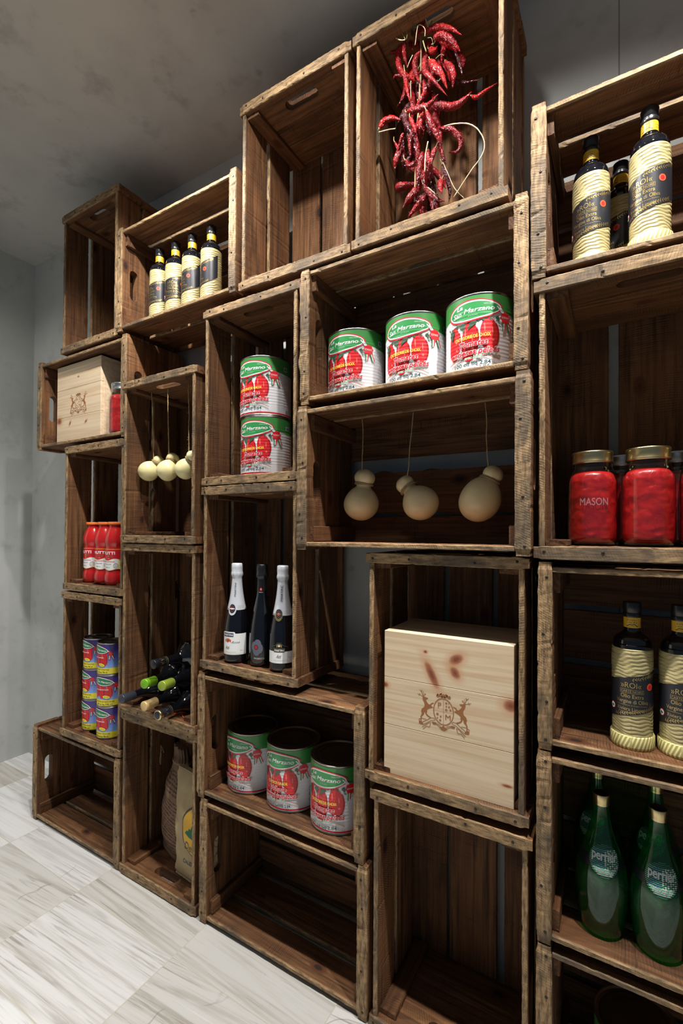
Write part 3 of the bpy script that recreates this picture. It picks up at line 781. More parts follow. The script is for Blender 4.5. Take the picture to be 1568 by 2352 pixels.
can0 = big_can(); can1 = big_can(True)
GC = 'big green and white tomato cans'
used = []
def put(src, x, y, z, off, label, cat, group=None, tilt=None):
    o = src if src not in used else copy_tree(src)
    used.append(src); o.location = (x, y, z); o.rotation_euler = (0, 0, facing(x, y, off))
    tag(o, label, cat, group); return o
put(can0, -0.626, 0.127, 1.5385, -20, 'big green and white tomato can, leftmost of the three on the upper shelf', 'can', GC)
put(can0, -0.447, 0.122, 1.5385, -9.5, 'big green and white tomato can in the middle of the upper row of three', 'can', GC)
put(can0, -0.283, 0.114, 1.5385, 0, 'big green and white tomato can, rightmost of the upper three, label fully showing', 'can', GC)
put(can0, -0.939, 0.119, 1.3450, -22, 'lower of the two big tomato cans stacked in a tower', 'can', GC)
put(can0, -0.942, 0.118, 1.5235, -26, 'upper of the two big tomato cans stacked in a tower', 'can', GC)
put(can0, -0.988, 0.125, 0.3945, -35, 'big tomato can at the left end of the low row of three', 'can', GC)
put(can1, -0.825, 0.118, 0.3945, -23, 'big tomato can with English wording, middle of the low row', 'can', GC)
put(can0, -0.660, 0.105, 0.3945, -21, 'big tomato can at the right end of the low row, partly behind the crate post', 'can', GC)
big_dark = can_body(0.0775, 0.178); big_dark.name = 'tin_can'
d = Decal([CWHT, CGRN]); d.rect(-0.24, 0.005, 0.24, 0.173, 0, 0); d.rect(-0.24, 0.134, 0.24, 0.173, 1, 1); d.build('label', cyl_map(0.0775), big_dark)
put(big_dark, 0.035, 0.115, 0.0245, 0, 'big tin standing in the dark floor crate under the green bottles', 'can')

# ------------------------------------------------------------------ small blue cans
def small_can(variant):
    r, h = 0.0497, 0.1165
    root = can_body(r, h); root.name = 'small_tomato_can'
    mats = [BLUEC, BLUEC, YEL, WHT, REDI, GRNI, CTOM, CTH, BLACKI, CTD, GREYI, LBLUE, NAVY]
    d = Decal(mats); C_ = PI*r
    d.rect(-C_, 0.0048, C_, h-0.0048, 0, 0)
    d.rect(-C_, 0.0048, 0.062, 0.0265, 2, 1); d.poly([(0.062, 0.0048), (C_, 0.0048), (C_, 0.030), (0.068, 0.030), (0.062, 0.0265)], 2, 1)
    for cx, w, top, bot in ((-0.040, 0.014, 0.086, 0.034), (-0.017, 0.0150, 0.088, 0.031), (0.009, 0.0165, 0.090, 0.032)):
        p = [(cx+w*(0.86-0.14*math.sin(2*PI*k/24))*math.cos(2*PI*k/24), (top+bot)/2+(top-bot)/2*math.sin(2*PI*k/24)) for k in range(24)]
        d.poly(p, 6, 2+cx*20+1); d.ell(cx-w*0.35, 0.068, w*0.1, 0.010, 7, 6, 0.1)
        d.ell(cx+w*0.62, 0.055, w*0.10, 0.016, 9, 6, 0.1)
    d.ell(-0.013, 0.0925, 0.0390, 0.0155, 4, 8, -0.12, 36, 0.15); d.ell(-0.013, 0.0925, 0.0378, 0.0145, 3, 9, -0.12, 36, 0.15); d.ell(-0.013, 0.0925, 0.0350, 0.0120, 5, 10, -0.12, 36, 0.15)
    d.text('La', -0.036, 0.0975, 0.008, 0.0050, 3, 11, 0.25, 0.016, -0.10); d.text('San Marzano', -0.010, 0.0885, 0.056, 0.0068, 3, 11, 0.25, 0.02, -0.10)
    d.star(0.0325, 0.0790, 0.0100, 0.0078, 8, 4, 12, 0.1); d.text('ROMANO', 0.0325, 0.0775, 0.013, 0.0033, 7, 13)
    d.stroke([(0.022, 0.092), (0.029, 0.085)], 0.0022, 3, 11)
    for sx, ln in ((0.0270, -0.001), (0.0345, 0.006)):
        for j, mi in enumerate((5, 3, 4)):
            d.poly([(sx+j*0.0021, 0.072), (sx+j*0.0021+0.0021, 0.072), (sx+j*0.0021+0.0021+ln, 0.0585), (sx+j*0.0021+ln, 0.0580)], mi, 10)
    d.text('CHOICE GRADE' if variant else 'CATEGORIE DE CHOIX', -0.016, 0.0620, 0.050, 0.0042, 3, 12, 0, 0.016)
    d.ell(0.001, 0.0375, 0.0125, 0.0058, 2, 12, -0.15, 20); d.text('28 fl oz', 0.001, 0.036, 0.015, 0.0028, 4, 13, 0, 0, -0.1)
    d.text('WHOLE PEELED TOMATOES' if variant else 'TOMATES ENTIERES PELEES', -0.008, 0.0175, 0.072, 0.0052, 8, 3); d.text('28 fluid ounces 796 ml' if variant else '28 oz liq 796 ml', -0.008, 0.0080, 0.060, 0.0055, 8, 3, 0, 0.012)
    d.rect(0.068, 0.031, 0.098, 0.104, 10 if variant else 11, 3)
    for k in range(12): d.rect(0.070, 0.036+k*0.0054, 0.070+0.020+0.005*(k % 3), 0.0372+k*0.0054, 12 if not variant else 3, 4)
    d.build('label', cyl_map(r), root); return root
sc0 = small_can(True); sc1 = small_can(False)
GS = 'small blue and yellow tomato cans'
for k, (o_, nm) in enumerate(((-54, 'bottom'), (-56, 'middle'), (-46, 'top'))):
    put(sc0 if k else sc1, -1.758+0.002*k, 0.084, 0.4160+k*0.1168, o_, 'small blue and yellow tomato can, %s of the left tower' % nm, 'can', GS)
for k, (o_, nm) in enumerate(((-37, 'bottom'), (-22, 'middle'), (-44, 'top'))):
    put(sc1 if k == 1 else sc0, -1.640, 0.070, 0.4160+k*0.1168, o_, 'small blue and yellow tomato can, %s of the right tower' % nm, 'can', GS)

# ------------------------------------------------------------------ straw-wrapped oil bottles
def oil_bottle():
    root = empty('oil_bottle', (0, 0, 0)); rg = random.Random(4)
    pr = smooth_prof([(0.0, 0.002), (0.028, 0.001), (0.0320, 0.004), (0.0325, 0.03), (0.0325, 0.180), (0.0320, 0.197), (0.0290, 0.208), (0.0200, 0.215), (0.0145, 0.221), (0.0138, 0.230), (0.0138, 0.252)], 0.004)
    link('glass_body', lathe('glass_body', pr, 40), root, [BLK])
    prof = []; z = 0.0185
    while z < 0.1880: prof.append((0.0338, z)); z += 0.0011
    def wob(a, zz, r):
        q = zz*520+2.2*math.sin(a+zz*20)+1.3*math.sin(3*a+zz*60)+0.8*math.sin(7*a+zz*110)
        e = 0.0010 if 0.022 < zz < 0.186 else 0
        return e*(abs(math.sin(q*0.9))-0.4)+0.0009*math.sin(2*a+zz*33)*(1 if zz > 0.15 else 0.4)
    prof = [(0.0320, 0.018)]+prof+[(0.0322, 0.1885)]
    link('raffia_wrap', lathe('raffia_wrap', prof, 72, wob, cap=False), root, [RAF])
    bd = [(0.0330, 0.0), (0.0368, 0.001), (0.0372, 0.006), (0.0370, 0.024), (0.0352, 0.0262), (0.0340, 0.0245)]
    link('base_band', lathe('base_band', bd, 60, lambda a, z, r: 0.0003*math.sin(a*40+z*300)), root, [RAFB])
    cap = [(0.0152, 0.2465), (0.0156, 0.2475), (0.0156, 0.2545), (0.0150, 0.2552), (0.0150, 0.2560), (0.0156, 0.2568), (0.0156, 0.2740), (0.0150, 0.2755), (0.0001, 0.2757)]
    link('cap', lathe('cap', cap, 64, lambda a, z, r: (0.00025*math.sin(a*32) if z > 0.2575 and r > 0.01 else 0)), root, [BLKP])
    d = Decal([NECKY, BLACKI]); d.rect(-0.0452, 0.2265, 0.0452, 0.2475, 0, 0)
    d.ring(0, 0.2370, 0.0, 0.0, 0.0, 1, 1, 3) if False else None
    d.stroke([(-0.0105, 0.2292), (-0.0105, 0.2448), (0.0105, 0.2448), (0.0105, 0.2292), (-0.0105, 0.2292)], 0.0004, 1, 1)
    d.text('RIVIERA', 0, 0.2396, 0.017, 0.0034, 1, 1); d.text('LIGURE', 0, 0.2352, 0.017, 0.0034, 1, 1)
    d.stroke([(-0.0088, 0.2300), (-0.004, 0.2330), (0.0, 0.2322), (0.004, 0.2334), (0.0088, 0.2300)], 0.0013, 1, 1)
    d.text('OLIO DOP', 0.020, 0.236, 0.012, 0.002, 1, 1); d.text('RACCOLTA', 0.020, 0.231, 0.012, 0.002, 1, 1)
    d.build('neck_label', cyl_map(0.0142), root, step=0.0025)
    # slanting black label
    d = Decal([OLBL, GOLDINK, ORI, REDI, WHT, GRNI]); s0, s1 = -0.062, 0.075
    lo = lambda s_: 0.0560+0.24*(s_+0.04) + (0.010*((s_-0.03)/0.03)**2 if s_ > 0.03 else 0)*0.6
    hi = lambda s_: lo(s_)+0.0720
    N = 40
    for k in range(N):
        a, b = s0+(s1-s0)*k/N, s0+(s1-s0)*(k+1)/N
        d.poly([(a, lo(a)), (b, lo(b)), (b, hi(b)), (a, hi(a))], 0, 0)
    d.text('\u00bbROI\u00ab', -0.002, 0.1165, 0.034, 0.0105, 1, 2)
    d.stroke([(-0.020, 0.1065), (-0.020, 0.1135), (0.019, 0.1135), (0.019, 0.1065), (-0.020, 0.1065)], 0.0005, 1, 2)
    d.text('CARTE NOIRE', -0.0005, 0.1078, 0.036, 0.0044, 1, 2)
    d.text('Olio Extra', 0.0, 0.0975, 0.038, 0.0075, 1, 2, 0, 0.006); d.text('Vergine di Oliva', 0.0, 0.0875, 0.054, 0.0075, 1, 2, 0, 0.006)
    d.text('Denominazione di Origine Protetta', 0.0, 0.0828, 0.052, 0.0022, 1, 2); d.text('Riviera Ligure', -0.003, 0.0735, 0.044, 0.0068, 1, 2); d.text('Riviera dei Fiori', -0.009, 0.0695, 0.028, 0.0024, 1, 2)
    d.ell(0.0315, 0.1200, 0.0062, 0.0066, 2, 2); d.ell(0.0315, 0.1200, 0.0036, 0.0042, 3, 3)
    d.ell(-0.0370, 0.0760, 0.0062, 0.0066, 3, 2); d.ell(-0.0370, 0.0760, 0.0050, 0.0054, 4, 3); d.ell(-0.0370, 0.0755, 0.0034, 0.0026, 5, 4)
    rg = random.Random(2)
    for (sa, sb, fn, dy) in ((-0.030, 0.045, lo, 0.0055), (0.000, 0.060, hi, -0.0050)):
        x = sa
        while x < sb:
            y = fn(x)+dy; d.stroke([(x, y-0.001), (x+0.003, y+rg.uniform(-0.001, 0.001))], 0.0007, 1, 2)
            for q in (1, -1):
                a = rg.uniform(0.5, 1.3)*q; d.stroke([(x+0.001, y), (x+0.001+0.0038*math.cos(a), y+0.0038*math.sin(a))], 0.0010, 1, 2)
            x += 0.0040
    d.build('label', cyl_map(0.0346), root, step=0.003)
    return root
ob = oil_bottle()
GO = 'straw-wrapped oil bottles'
for x, y, z, off, lb in ((0.024, 0.070, 0.7725, 0, 'straw-wrapped oil bottle with readable black label, third crate down on the right'),
                     (0.1015, 0.073, 0.7725, 6, 'straw-wrapped oil bottle cut by the right photo edge, beside its twin below the tomato jars'),
                     (-0.047, 0.076, 1.7160, -15, 'straw-wrapped oil bottle in front at the upper right, left of the nearest one'),
                     (0.053, 0.056, 1.7160, -18, 'straw-wrapped oil bottle with orange seal, nearest at the upper right'),
                     (0.006, 0.180, 1.7160, -65, 'straw-wrapped oil bottle standing behind the two at the upper right'),
                     (-1.398, 0.076, 1.9040, -60, 'straw-wrapped oil bottle, leftmost of the far row of four'),
                     (-1.317, 0.078, 1.9040, -16, 'straw-wrapped oil bottle, second from left in the far row of four'),
                     (-1.234, 0.078, 1.9040, -73, 'straw-wrapped oil bottle, third from left in the far row of four'),
                     (-1.146, 0.080, 1.9040, -89, 'straw-wrapped oil bottle, rightmost of the far row of four')):
    put(ob, x, y, z, off, lb, 'bottle', GO)

# ------------------------------------------------------------------ jars of tomatoes
def mason(lidmat, emboss):
    root = empty('jar_of_tomatoes', (0, 0, 0)); rg = random.Random(8)
    out = smooth_prof([(0.0, 0.002), (0.036, 0.001), (0.0435, 0.006), (0.0460, 0.016), (0.0462, 0.06), (0.0458, 0.120), (0.0450, 0.138), (0.0415, 0.152), (0.0375, 0.160), (0.0362, 0.166), (0.0362, 0.178)], 0.004)
    link('glass', lathe('glass', out, 48, cap=False), root, [GLASS])
    inn = smooth_prof([(0.0, 0.006), (0.034, 0.006), (0.0422, 0.010), (0.0444, 0.018), (0.0446, 0.06), (0.0442, 0.118), (0.0430, 0.136), (0.0370, 0.149), (0.020, 0.156), (0.0, 0.158)], 0.003)
    def wob(a, z, r): return -0.0030*abs(noise.noise(Vector((math.sin(a)*1.7, math.cos(a)*1.7, z*42))))-0.0016*abs(noise.noise(Vector((math.sin(a)*4, math.cos(a)*4, z*90+5))))
    link('tomatoes', lathe('tomatoes', inn, 64, wob, cap=False), root, [TOM])
    lid = [(0.0376, 0.1695), (0.0388, 0.1700), (0.0388, 0.1730), (0.0380, 0.1745), (0.0380, 0.1870), (0.0386, 0.1885), (0.0386, 0.1925), (0.0376, 0.1942), (0.0330, 0.1942), (0.0320, 0.1932), (0.0001, 0.1932)]
    link('lid', lathe('lid', lid, 72, lambda a, z, r: 0.0003*math.sin(a*36) if 0.1878 < z < 0.193 and r > 0.037 else 0), root, [lidmat])
    if emboss:
        vs, fs = [], []
        d = Decal([GLASS2]); d.text('MASON', 0.0, 0.082, 0.052, 0.0150, 0, 0, 0, 0.012); d.build('embossed_letters', cyl_map(0.0466), root, step=0.003)
    return root
def raised():
    t = NT('raised_glass_letters')
    a = t.n('BsdfTransparent', {0: (1, 1, 1, 1)}).outputs[0]; g = t.n('BsdfGlossy', {'Color': (1, 1, 1, 1), 'Roughness': 0.25}).outputs[0]; f = t.n('BsdfDiffuse', {0: (0.8, 0.5, 0.5, 1)}).outputs[0]
    m = t.n('MixShader', {0: 0.5, 1: g, 2: f}).outputs[0]; t.t.links.new(t.n('MixShader', {0: 0.22, 1: a, 2: m}).outputs[0], t.out.inputs[0]); return t.m
GLASS2 = raised()
mj = mason(GOLD, True); mj2 = mason(GOLD, False); mz = mason(SILV, False)
GJ = 'glass jars packed with red tomatoes'
put(mj, -0.046, 0.110, 1.1560, 4, 'embossed glass jar of red tomatoes with gold lid, left one in the front row', 'jar', GJ)
put(mj2, 0.052, 0.108, 1.1560, 30, 'taller-looking glass jar of red tomatoes with gold lid, second in the front row', 'jar', GJ)
put(mj2, 0.149, 0.112, 1.1560, 80, 'glass jar of red tomatoes with gold lid cut by the right photo edge', 'jar', GJ)
put(mz, 0.010, 0.195, 1.1560, 0, 'silver-lidded jar of tomatoes seen between the two front jars', 'jar', GJ)
put(mz, 0.107, 0.192, 1.1560, 50, 'silver-lidded jar of tomatoes behind, near the right photo edge', 'jar', GJ)
put(mz, -1.598, 0.072, 1.5330, 20, 'glass jar of red tomatoes with ribbed zinc lid beside the small pine box', 'jar', GJ)

# ------------------------------------------------------------------ passata bottles
def passata():
    root = empty('passata_bottle', (0, 0, 0))
    pr = smooth_prof([(0.0, 0.002), (0.028, 0.001), (0.0345, 0.006), (0.0372, 0.020), (0.0365, 0.036), (0.0335, 0.046), (0.0330, 0.052), (0.0335, 0.058), (0.0338, 0.100), (0.0336, 0.134), (0.0330, 0.140), (0.0345, 0.148), (0.0372, 0.163), (0.0350, 0.182), (0.0290, 0.200), (0.0235, 0.212), (0.0220, 0.220), (0.0222, 0.227)], 0.004)
    link('bottle', lathe('bottle', pr, 44), root, [PASS])
    cap = [(0.0245, 0.2255), (0.0268, 0.2260), (0.0272, 0.2275), (0.0272, 0.2335), (0.0262, 0.2355), (0.0001, 0.2357)]
    link('cap', lathe('cap', cap, 40), root, [ORC])
    d = Decal([REDI, WHT, PALEY, NECKY, GOLDINK, BLACKI, GREYI]); C_ = 0.058
    N = 30; wv = lambda s_: 0.0955+0.0035*math.sin((s_+0.006)*110); bt = lambda s_: 0.0585+0.0028*math.sin((s_-0.004)*110)
    for k in range(N):
        a, b = -C_+2*C_*k/N, -C_+2*C_*(k+1)/N
        d.poly([(a, wv(a)), (b, wv(b)), (b, 0.1335), (a, 0.1335)], 0, 1)
        d.poly([(a, bt(a)), (b, bt(b)), (b, wv(b)), (a, wv(a))], 1 if b < 0.022 else 2, 1)
        d.poly([(a, bt(a)-0.0010), (b, bt(b)-0.0010), (b, bt(b)+0.0006), (a, bt(a)+0.0006)], 3, 2)
        d.poly([(a, wv(a)-0.0006), (b, wv(b)-0.0006), (b, wv(b)+0.0006), (a, wv(a)+0.0006)], 3, 2)
    d.rect(-C_, 0.1328, C_, 0.1345, 3, 2)
    d.text('MUTTI', -0.017, 0.1145, 0.050, 0.0105, 1, 3, 0, 0.035)
    for q in (-0.014, -0.003): d.star(q, 0.1080, 0.0055, 0.0028, 5, 4, 3, q*40)
    d.text('PARMA', -0.014, 0.0985, 0.008, 0.0020, 1, 3)
    d.text('Strained tomatoes', -0.020, 0.0860, 0.054, 0.0052, 0, 3, 0, 0.008); d.text('Passata', -0.018, 0.0765, 0.028, 0.0050, 6, 3, 0.5); d.text('680 mL', -0.018, 0.0650, 0.018, 0.0035, 5, 3)
    d.ring(0.0115, 0.0725, 0.0085, 0.0085, 0.0009, 4, 3, 20); d.ring(0.0115, 0.0725, 0.0066, 0.0066, 0.0005, 4, 3, 18); d.text('100%', 0.0115, 0.0705, 0.011, 0.0035, 4, 3)
    for k in range(4): d.text('0 0', 0.027, 0.090-k*0.008, 0.006, 0.003, 5, 3)
    d.rect(0.033, 0.060, 0.046, 0.071, 1, 3)
    for k in range(7): d.rect(0.034+k*0.0017, 0.061, 0.0348+k*0.0017, 0.070, 5, 4)
    d.build('label', cyl_map(0.0344), root, step=0.003); return root
pb = passata()
GP = 'red passata bottles in a row'
put(pb, -1.785, 0.080, 0.9775, -27, 'red passata bottle with orange cap, leftmost of three', 'bottle', GP)
put(pb, -1.703, 0.076, 0.9775, -9, 'red passata bottle with orange cap, middle of three', 'bottle', GP)
put(pb, -1.627, 0.070, 0.9775, -17, 'red passata bottle with orange cap, rightmost of three beside the crate post', 'bottle', GP)

# ------------------------------------------------------------------ sparkling wine bottles
def sparkling(kind):
    root = empty('sparkling_wine_bottle', (0, 0, 0)); rg = random.Random(3)
    if kind == 2: cp = [(0.0, 0.006), (0.020, 0.002), (0.031, 0.001), (0.0345, 0.005), (0.0355, 0.020), (0.0368, 0.060), (0.0340, 0.105), (0.0275, 0.145), (0.0190, 0.185), (0.0142, 0.215), (0.0130, 0.250), (0.0150, 0.262), (0.0150, 0.285)]
    else: cp = [(0.0, 0.006), (0.020, 0.002), (0.032, 0.001), (0.0365, 0.006), (0.0370, 0.020), (0.0370, 0.092), (0.0352, 0.112), (0.0300, 0.142), (0.0235, 0.172), (0.0180, 0.205), (0.0148, 0.235), (0.0140, 0.255), (0.0150, 0.262), (0.0150, 0.285)]
    pr = smooth_prof(cp, 0.004); link('glass_body', lathe('glass_body', pr, 40), root, [BLK]); pf = prof_fn(pr)
    m = FOIL if kind != 2 else BLKP
    zl = 0.155 if kind != 2 else 0.215
    fp = [(pf(z)+0.0009, z) for z in [zl+k*(0.252-zl)/14 for k in range(15)]]+[(0.0172, 0.256), (0.0178, 0.261), (0.0172, 0.266), (0.0160, 0.269), (0.0166, 0.280), (0.0160, 0.2915), (0.0138, 0.2935), (0.0001, 0.2938)]
    link('foil', lathe('foil', fp, 48, lambda a, z, r: (0.0005*math.sin(a*9+z*160)+rg.uniform(-0.0002, 0.0002)) if z > 0.25 and r > 0.01 else 0.00012*math.sin(a*6+z*60)), root, [m])
    mp = lambda e0: cyl_map(lambda z: pf(min(max(z, 0.0), 0.28))+e0)
    if kind == 2:
        d = Decal([FLW, REDI, BLACKI, WHT]); cx, cy = -0.006, 0.056
        pts = []
        for k in range(48):
            a = 2*PI*k/48; r_ = 0.0205*(0.80+0.20*abs(math.cos(2.0*a+0.5))**0.6); pts.append((cx+r_*0.86*math.cos(a), cy+r_*1.15*math.sin(a)))
        d.poly(pts, 0, 1); d.ell(cx-0.002, cy+0.001, 0.0058, 0.0068, 2, 2); d.ell(cx-0.002, cy+0.001, 0.0040, 0.0050, 1, 3); d.ell(cx-0.002, cy+0.001, 0.0010, 0.0012, 2, 4)
        d.text('PROSECCO', 0.0, 0.0225, 0.030, 0.0042, 3, 1); d.text('TREVISO', 0.0, 0.0195, 0.015, 0.0016, 1, 1)
        d.build('label', mp(0), root, step=0.003)
        d = Decal([REDI, WHT]); d.poly([(0, 0.226), (0.0044, 0.2205), (0, 0.215), (-0.0044, 0.2205)], 0, 1); d.rect(-0.0008, 0.2190, 0.0008, 0.2225, 1, 2); d.text('ERCOLE', 0, 0.211, 0.010, 0.0018, 1, 1)
        d.build('neck_emblem', mp(0.0012), root, step=0.003)
        return root
    d = Decal([WHT, NAVY, GOLDINK, REDI, BLACKI, GREYI, ORI])
    if kind == 1:
        d.poly([(-0.040, 0.026), (0.040, 0.026), (0.040, 0.088), (0.006, 0.088), (0.003, 0.093), (-0.034, 0.093), (-0.040, 0.090)], 0, 1)
        d.stroke([(-0.040, 0.029), (0.040, 0.029)], 0.0004, 2, 2)
        d.rect(-0.036, 0.0785, 0.000, 0.0895, 1, 2); d.text('MARTINI', -0.018, 0.0810, 0.032, 0.0062, 0, 3, 0, 0.022)
        for a in range(5): d.ell(-0.018+0.0042*(a-2), 0.070-0.0008*abs(a-2)**2, 0.0024, 0.0044, 2 if a % 2 else 6, 2)
        d.ell(-0.018, 0.066, 0.0040, 0.0038, 3, 3)
        d.text('Rose', 0.006, 0.060, 0.026, 0.0062, 5, 3, 0.6); d.text('Asti', -0.019, 0.0420, 0.016, 0.0105, 4, 3, 0.55); d.text('VINO SPUMANTE DOLCE', -0.010, 0.0330, 0.036, 0.0014, 5, 3); d.text('75 cl', 0.024, 0.0365, 0.009, 0.0032, 5, 3)
    else:
        d.poly([(-0.042, 0.026), (0.042, 0.026), (0.042, 0.0585), (-0.042, 0.0585)], 0, 1)
        d.rect(-0.019, 0.0560, 0.012, 0.0675, 2, 2); d.rect(-0.0182, 0.0568, 0.0112, 0.0667, 4, 3); d.text('MARTINI', -0.0035, 0.0588, 0.026, 0.0058, 0, 4, 0, 0.022)
        for a in range(5): d.ell(-0.0035+0.0030*(a-2), 0.0760-0.0006*abs(a-2)**2, 0.0018, 0.0042, 2, 2)
        d.ell(-0.0035, 0.0735, 0.0022, 0.0028, 0, 3)
        d.stroke([(-0.030, 0.071), (-0.014, 0.075), (-0.009, 0.082), (0.002, 0.082), (0.007, 0.075), (0.022, 0.071)], 0.0005, 5, 2)
        d.text('Asti', -0.004, 0.0405, 0.015, 0.0100, 4, 3, 0.55); d.text('VINO SPUMANTE DOLCE', 0.000, 0.0330, 0.040, 0.0014, 5, 3); d.text('75 cl', 0.027, 0.0400, 0.009, 0.0032, 5, 3)
    d.build('label', mp(0), root, step=0.003)
    d = Decal([FOIL, GOLDINK, NAVY, ORI, BLACKI, WHT])
    cx = -0.007; cy = 0.160
    d.ell(cx, cy-0.003, 0.0125 if kind == 1 else 0.0118, 0.0165, 0 if kind == 1 else 1, 1); d.ell(cx, cy, 0.0098, 0.0132, 1, 2); d.ell(cx, cy, 0.0088, 0.0120, 2, 3); d.ell(cx, cy, 0.0062, 0.0088, 1, 4); d.ell(cx, cy, 0.0052, 0.0075, 2, 5); d.ell(cx, cy, 0.0036, 0.0038, 3, 6)
    d.rect(cx-0.0075, cy-0.0012, cx+0.0075, cy+0.0012, 1 if kind == 3 else 5, 7)
    d.build('neck_seal', mp(0.0014), root, step=0.003)
    d = Decal([FOIL, GOLDINK]); d.rect(0.004, 0.1565, 0.034, 0.1700, 0, 1)
    for k in range(4): d.rect(0.008, 0.160+k*0.0026, 0.030, 0.1604+k*0.0026, 1, 2)
    d.build('tax_band', mp(0.0014), root, step=0.003); d = Decal([FOIL, GOLDINK, NAVY, ORI, BLACKI, WHT])
    if kind == 3: d.stroke([(-0.0045, 0.193), (-0.0045, 0.2385), (0.0035, 0.2385), (0.0035, 0.193), (-0.0045, 0.193)], 0.0004, 4, 2)
    d.text('MARTINI', 0.0022, 0.1955, 0.040, 0.0048, 4, 3, 0, 0.020 if kind == 3 else 0.0, PI/2, 0.0)
    d.build('neck_lettering', mp(0.0014), root, step=0.003)
    return root
s1 = sparkling(1); s2 = sparkling(2); s3 = sparkling(3)
put(s1, -0.990, 0.048, 0.7910, -14, 'sparkling wine bottle with white foil and large white label, leftmost', 'bottle')
put(s2, -0.902, 0.060, 0.7910, -12, 'black sparkling wine bottle with grey flower, between the two white-foiled ones', 'bottle')
put(s3, -0.817, 0.050, 0.7910, -9, 'sparkling wine bottle with white foil and narrow white label, rightmost', 'bottle')

# ------------------------------------------------------------------ green water bottles
def water_bottle():
    root = empty('water_bottle', (0, 0, 0))
    cp = [(0.0, 0.006), (0.022, 0.002), (0.033, 0.001), (0.0385, 0.006), (0.0430, 0.030), (0.0466, 0.065), (0.0474, 0.095), (0.0440, 0.125), (0.0365, 0.150), (0.0270, 0.175), (0.0195, 0.200), (0.0150, 0.225), (0.0130, 0.245), (0.0130, 0.262)]
    pr = smooth_prof(cp, 0.004); pf = prof_fn(pr)
    link('glass', lathe('glass', pr, 48), root, [GREENG])
    cap = [(0.0142, 0.2440), (0.0146, 0.2450), (0.0140, 0.2470), (0.0146, 0.2490), (0.0150, 0.2640), (0.0146, 0.2652)]
    link('cap', lathe('cap', cap, 48, lambda a, z, r: 0.0003*math.sin(a*30) if z > 0.258 else 0, cap=False), root, [GOLD])
    link('cap_top', lathe('cap_top', [(0.0146, 0.2650), (0.0130, 0.2660), (0.0001, 0.2660)], 30, cap=False), root, [BLKP])
    d = Decal([GRNI, plain('label_mint_print', srgb(96, 190, 140), 0.35), plain('label_white_print', srgb(206, 212, 208), 0.35), plain('label_blue_print', srgb(70, 110, 150), 0.35), OLBL])
    cx, cy, rr = 0.006, 0.150, 0.0270
    d.ell(cx, cy, rr, rr, 4, 1, 0, 40)
    k = -rr+0.0012
    while k < rr:
        w = math.sqrt(max(rr*rr-k*k, 0)); d.rect(cx-w, cy+k, cx+w, cy+k+0.0011, 0 if w < rr*0.75 else 1, 2)
        for q in range(-5, 6):
            xx = q*0.0042
            if abs(xx) < w-0.003 and (q*7+int(k*9000)) % 3 and -0.013 < k < 0.020: d.rect(cx+xx, cy+k-0.0006, cx+xx+0.0024, cy+k+0.0014, 3 if q < 0 else 2, 3)
        k += 0.0029
    d.text('perrier', cx, cy+0.002, 0.044, 0.0150, 2, 4, 0, 0.022, -0.04, space=0.95)
    for q in range(4): d.text('EAU MINERALE NATURELLE GAZEUSE' if q % 2 == 0 else 'CARBONATED MINERAL SPRING', cx, cy-0.0130-q*0.0030, 0.040-q*0.005, 0.0018, 2, 4, 0, 0.03)
    d.rect(-0.055, 0.1350, cx-0.026, 0.152, 4, 0); d.rect(cx+0.026, 0.1350, 0.065, 0.152, 4, 0)
    d.build('label', cyl_map(lambda z: pf(z)), root, step=0.003, ystep=0.005)
    return root
wb = water_bottle()
GW = 'green glass water bottles'
put(wb, -0.029, 0.080, 0.3925, 0, 'green glass water bottle with gold cap, front left of four', 'bottle', GW)
put(wb, 0.066, 0.078, 0.3925, 0, 'green glass water bottle with gold cap, front one nearest the right photo edge', 'bottle', GW)
put(wb, -0.040, 0.195, 0.3925, -30, 'green glass water bottle behind the front left one', 'bottle', GW)
put(wb, 0.068, 0.192, 0.3925, -25, 'green glass water bottle behind the front one at the right', 'bottle', GW)

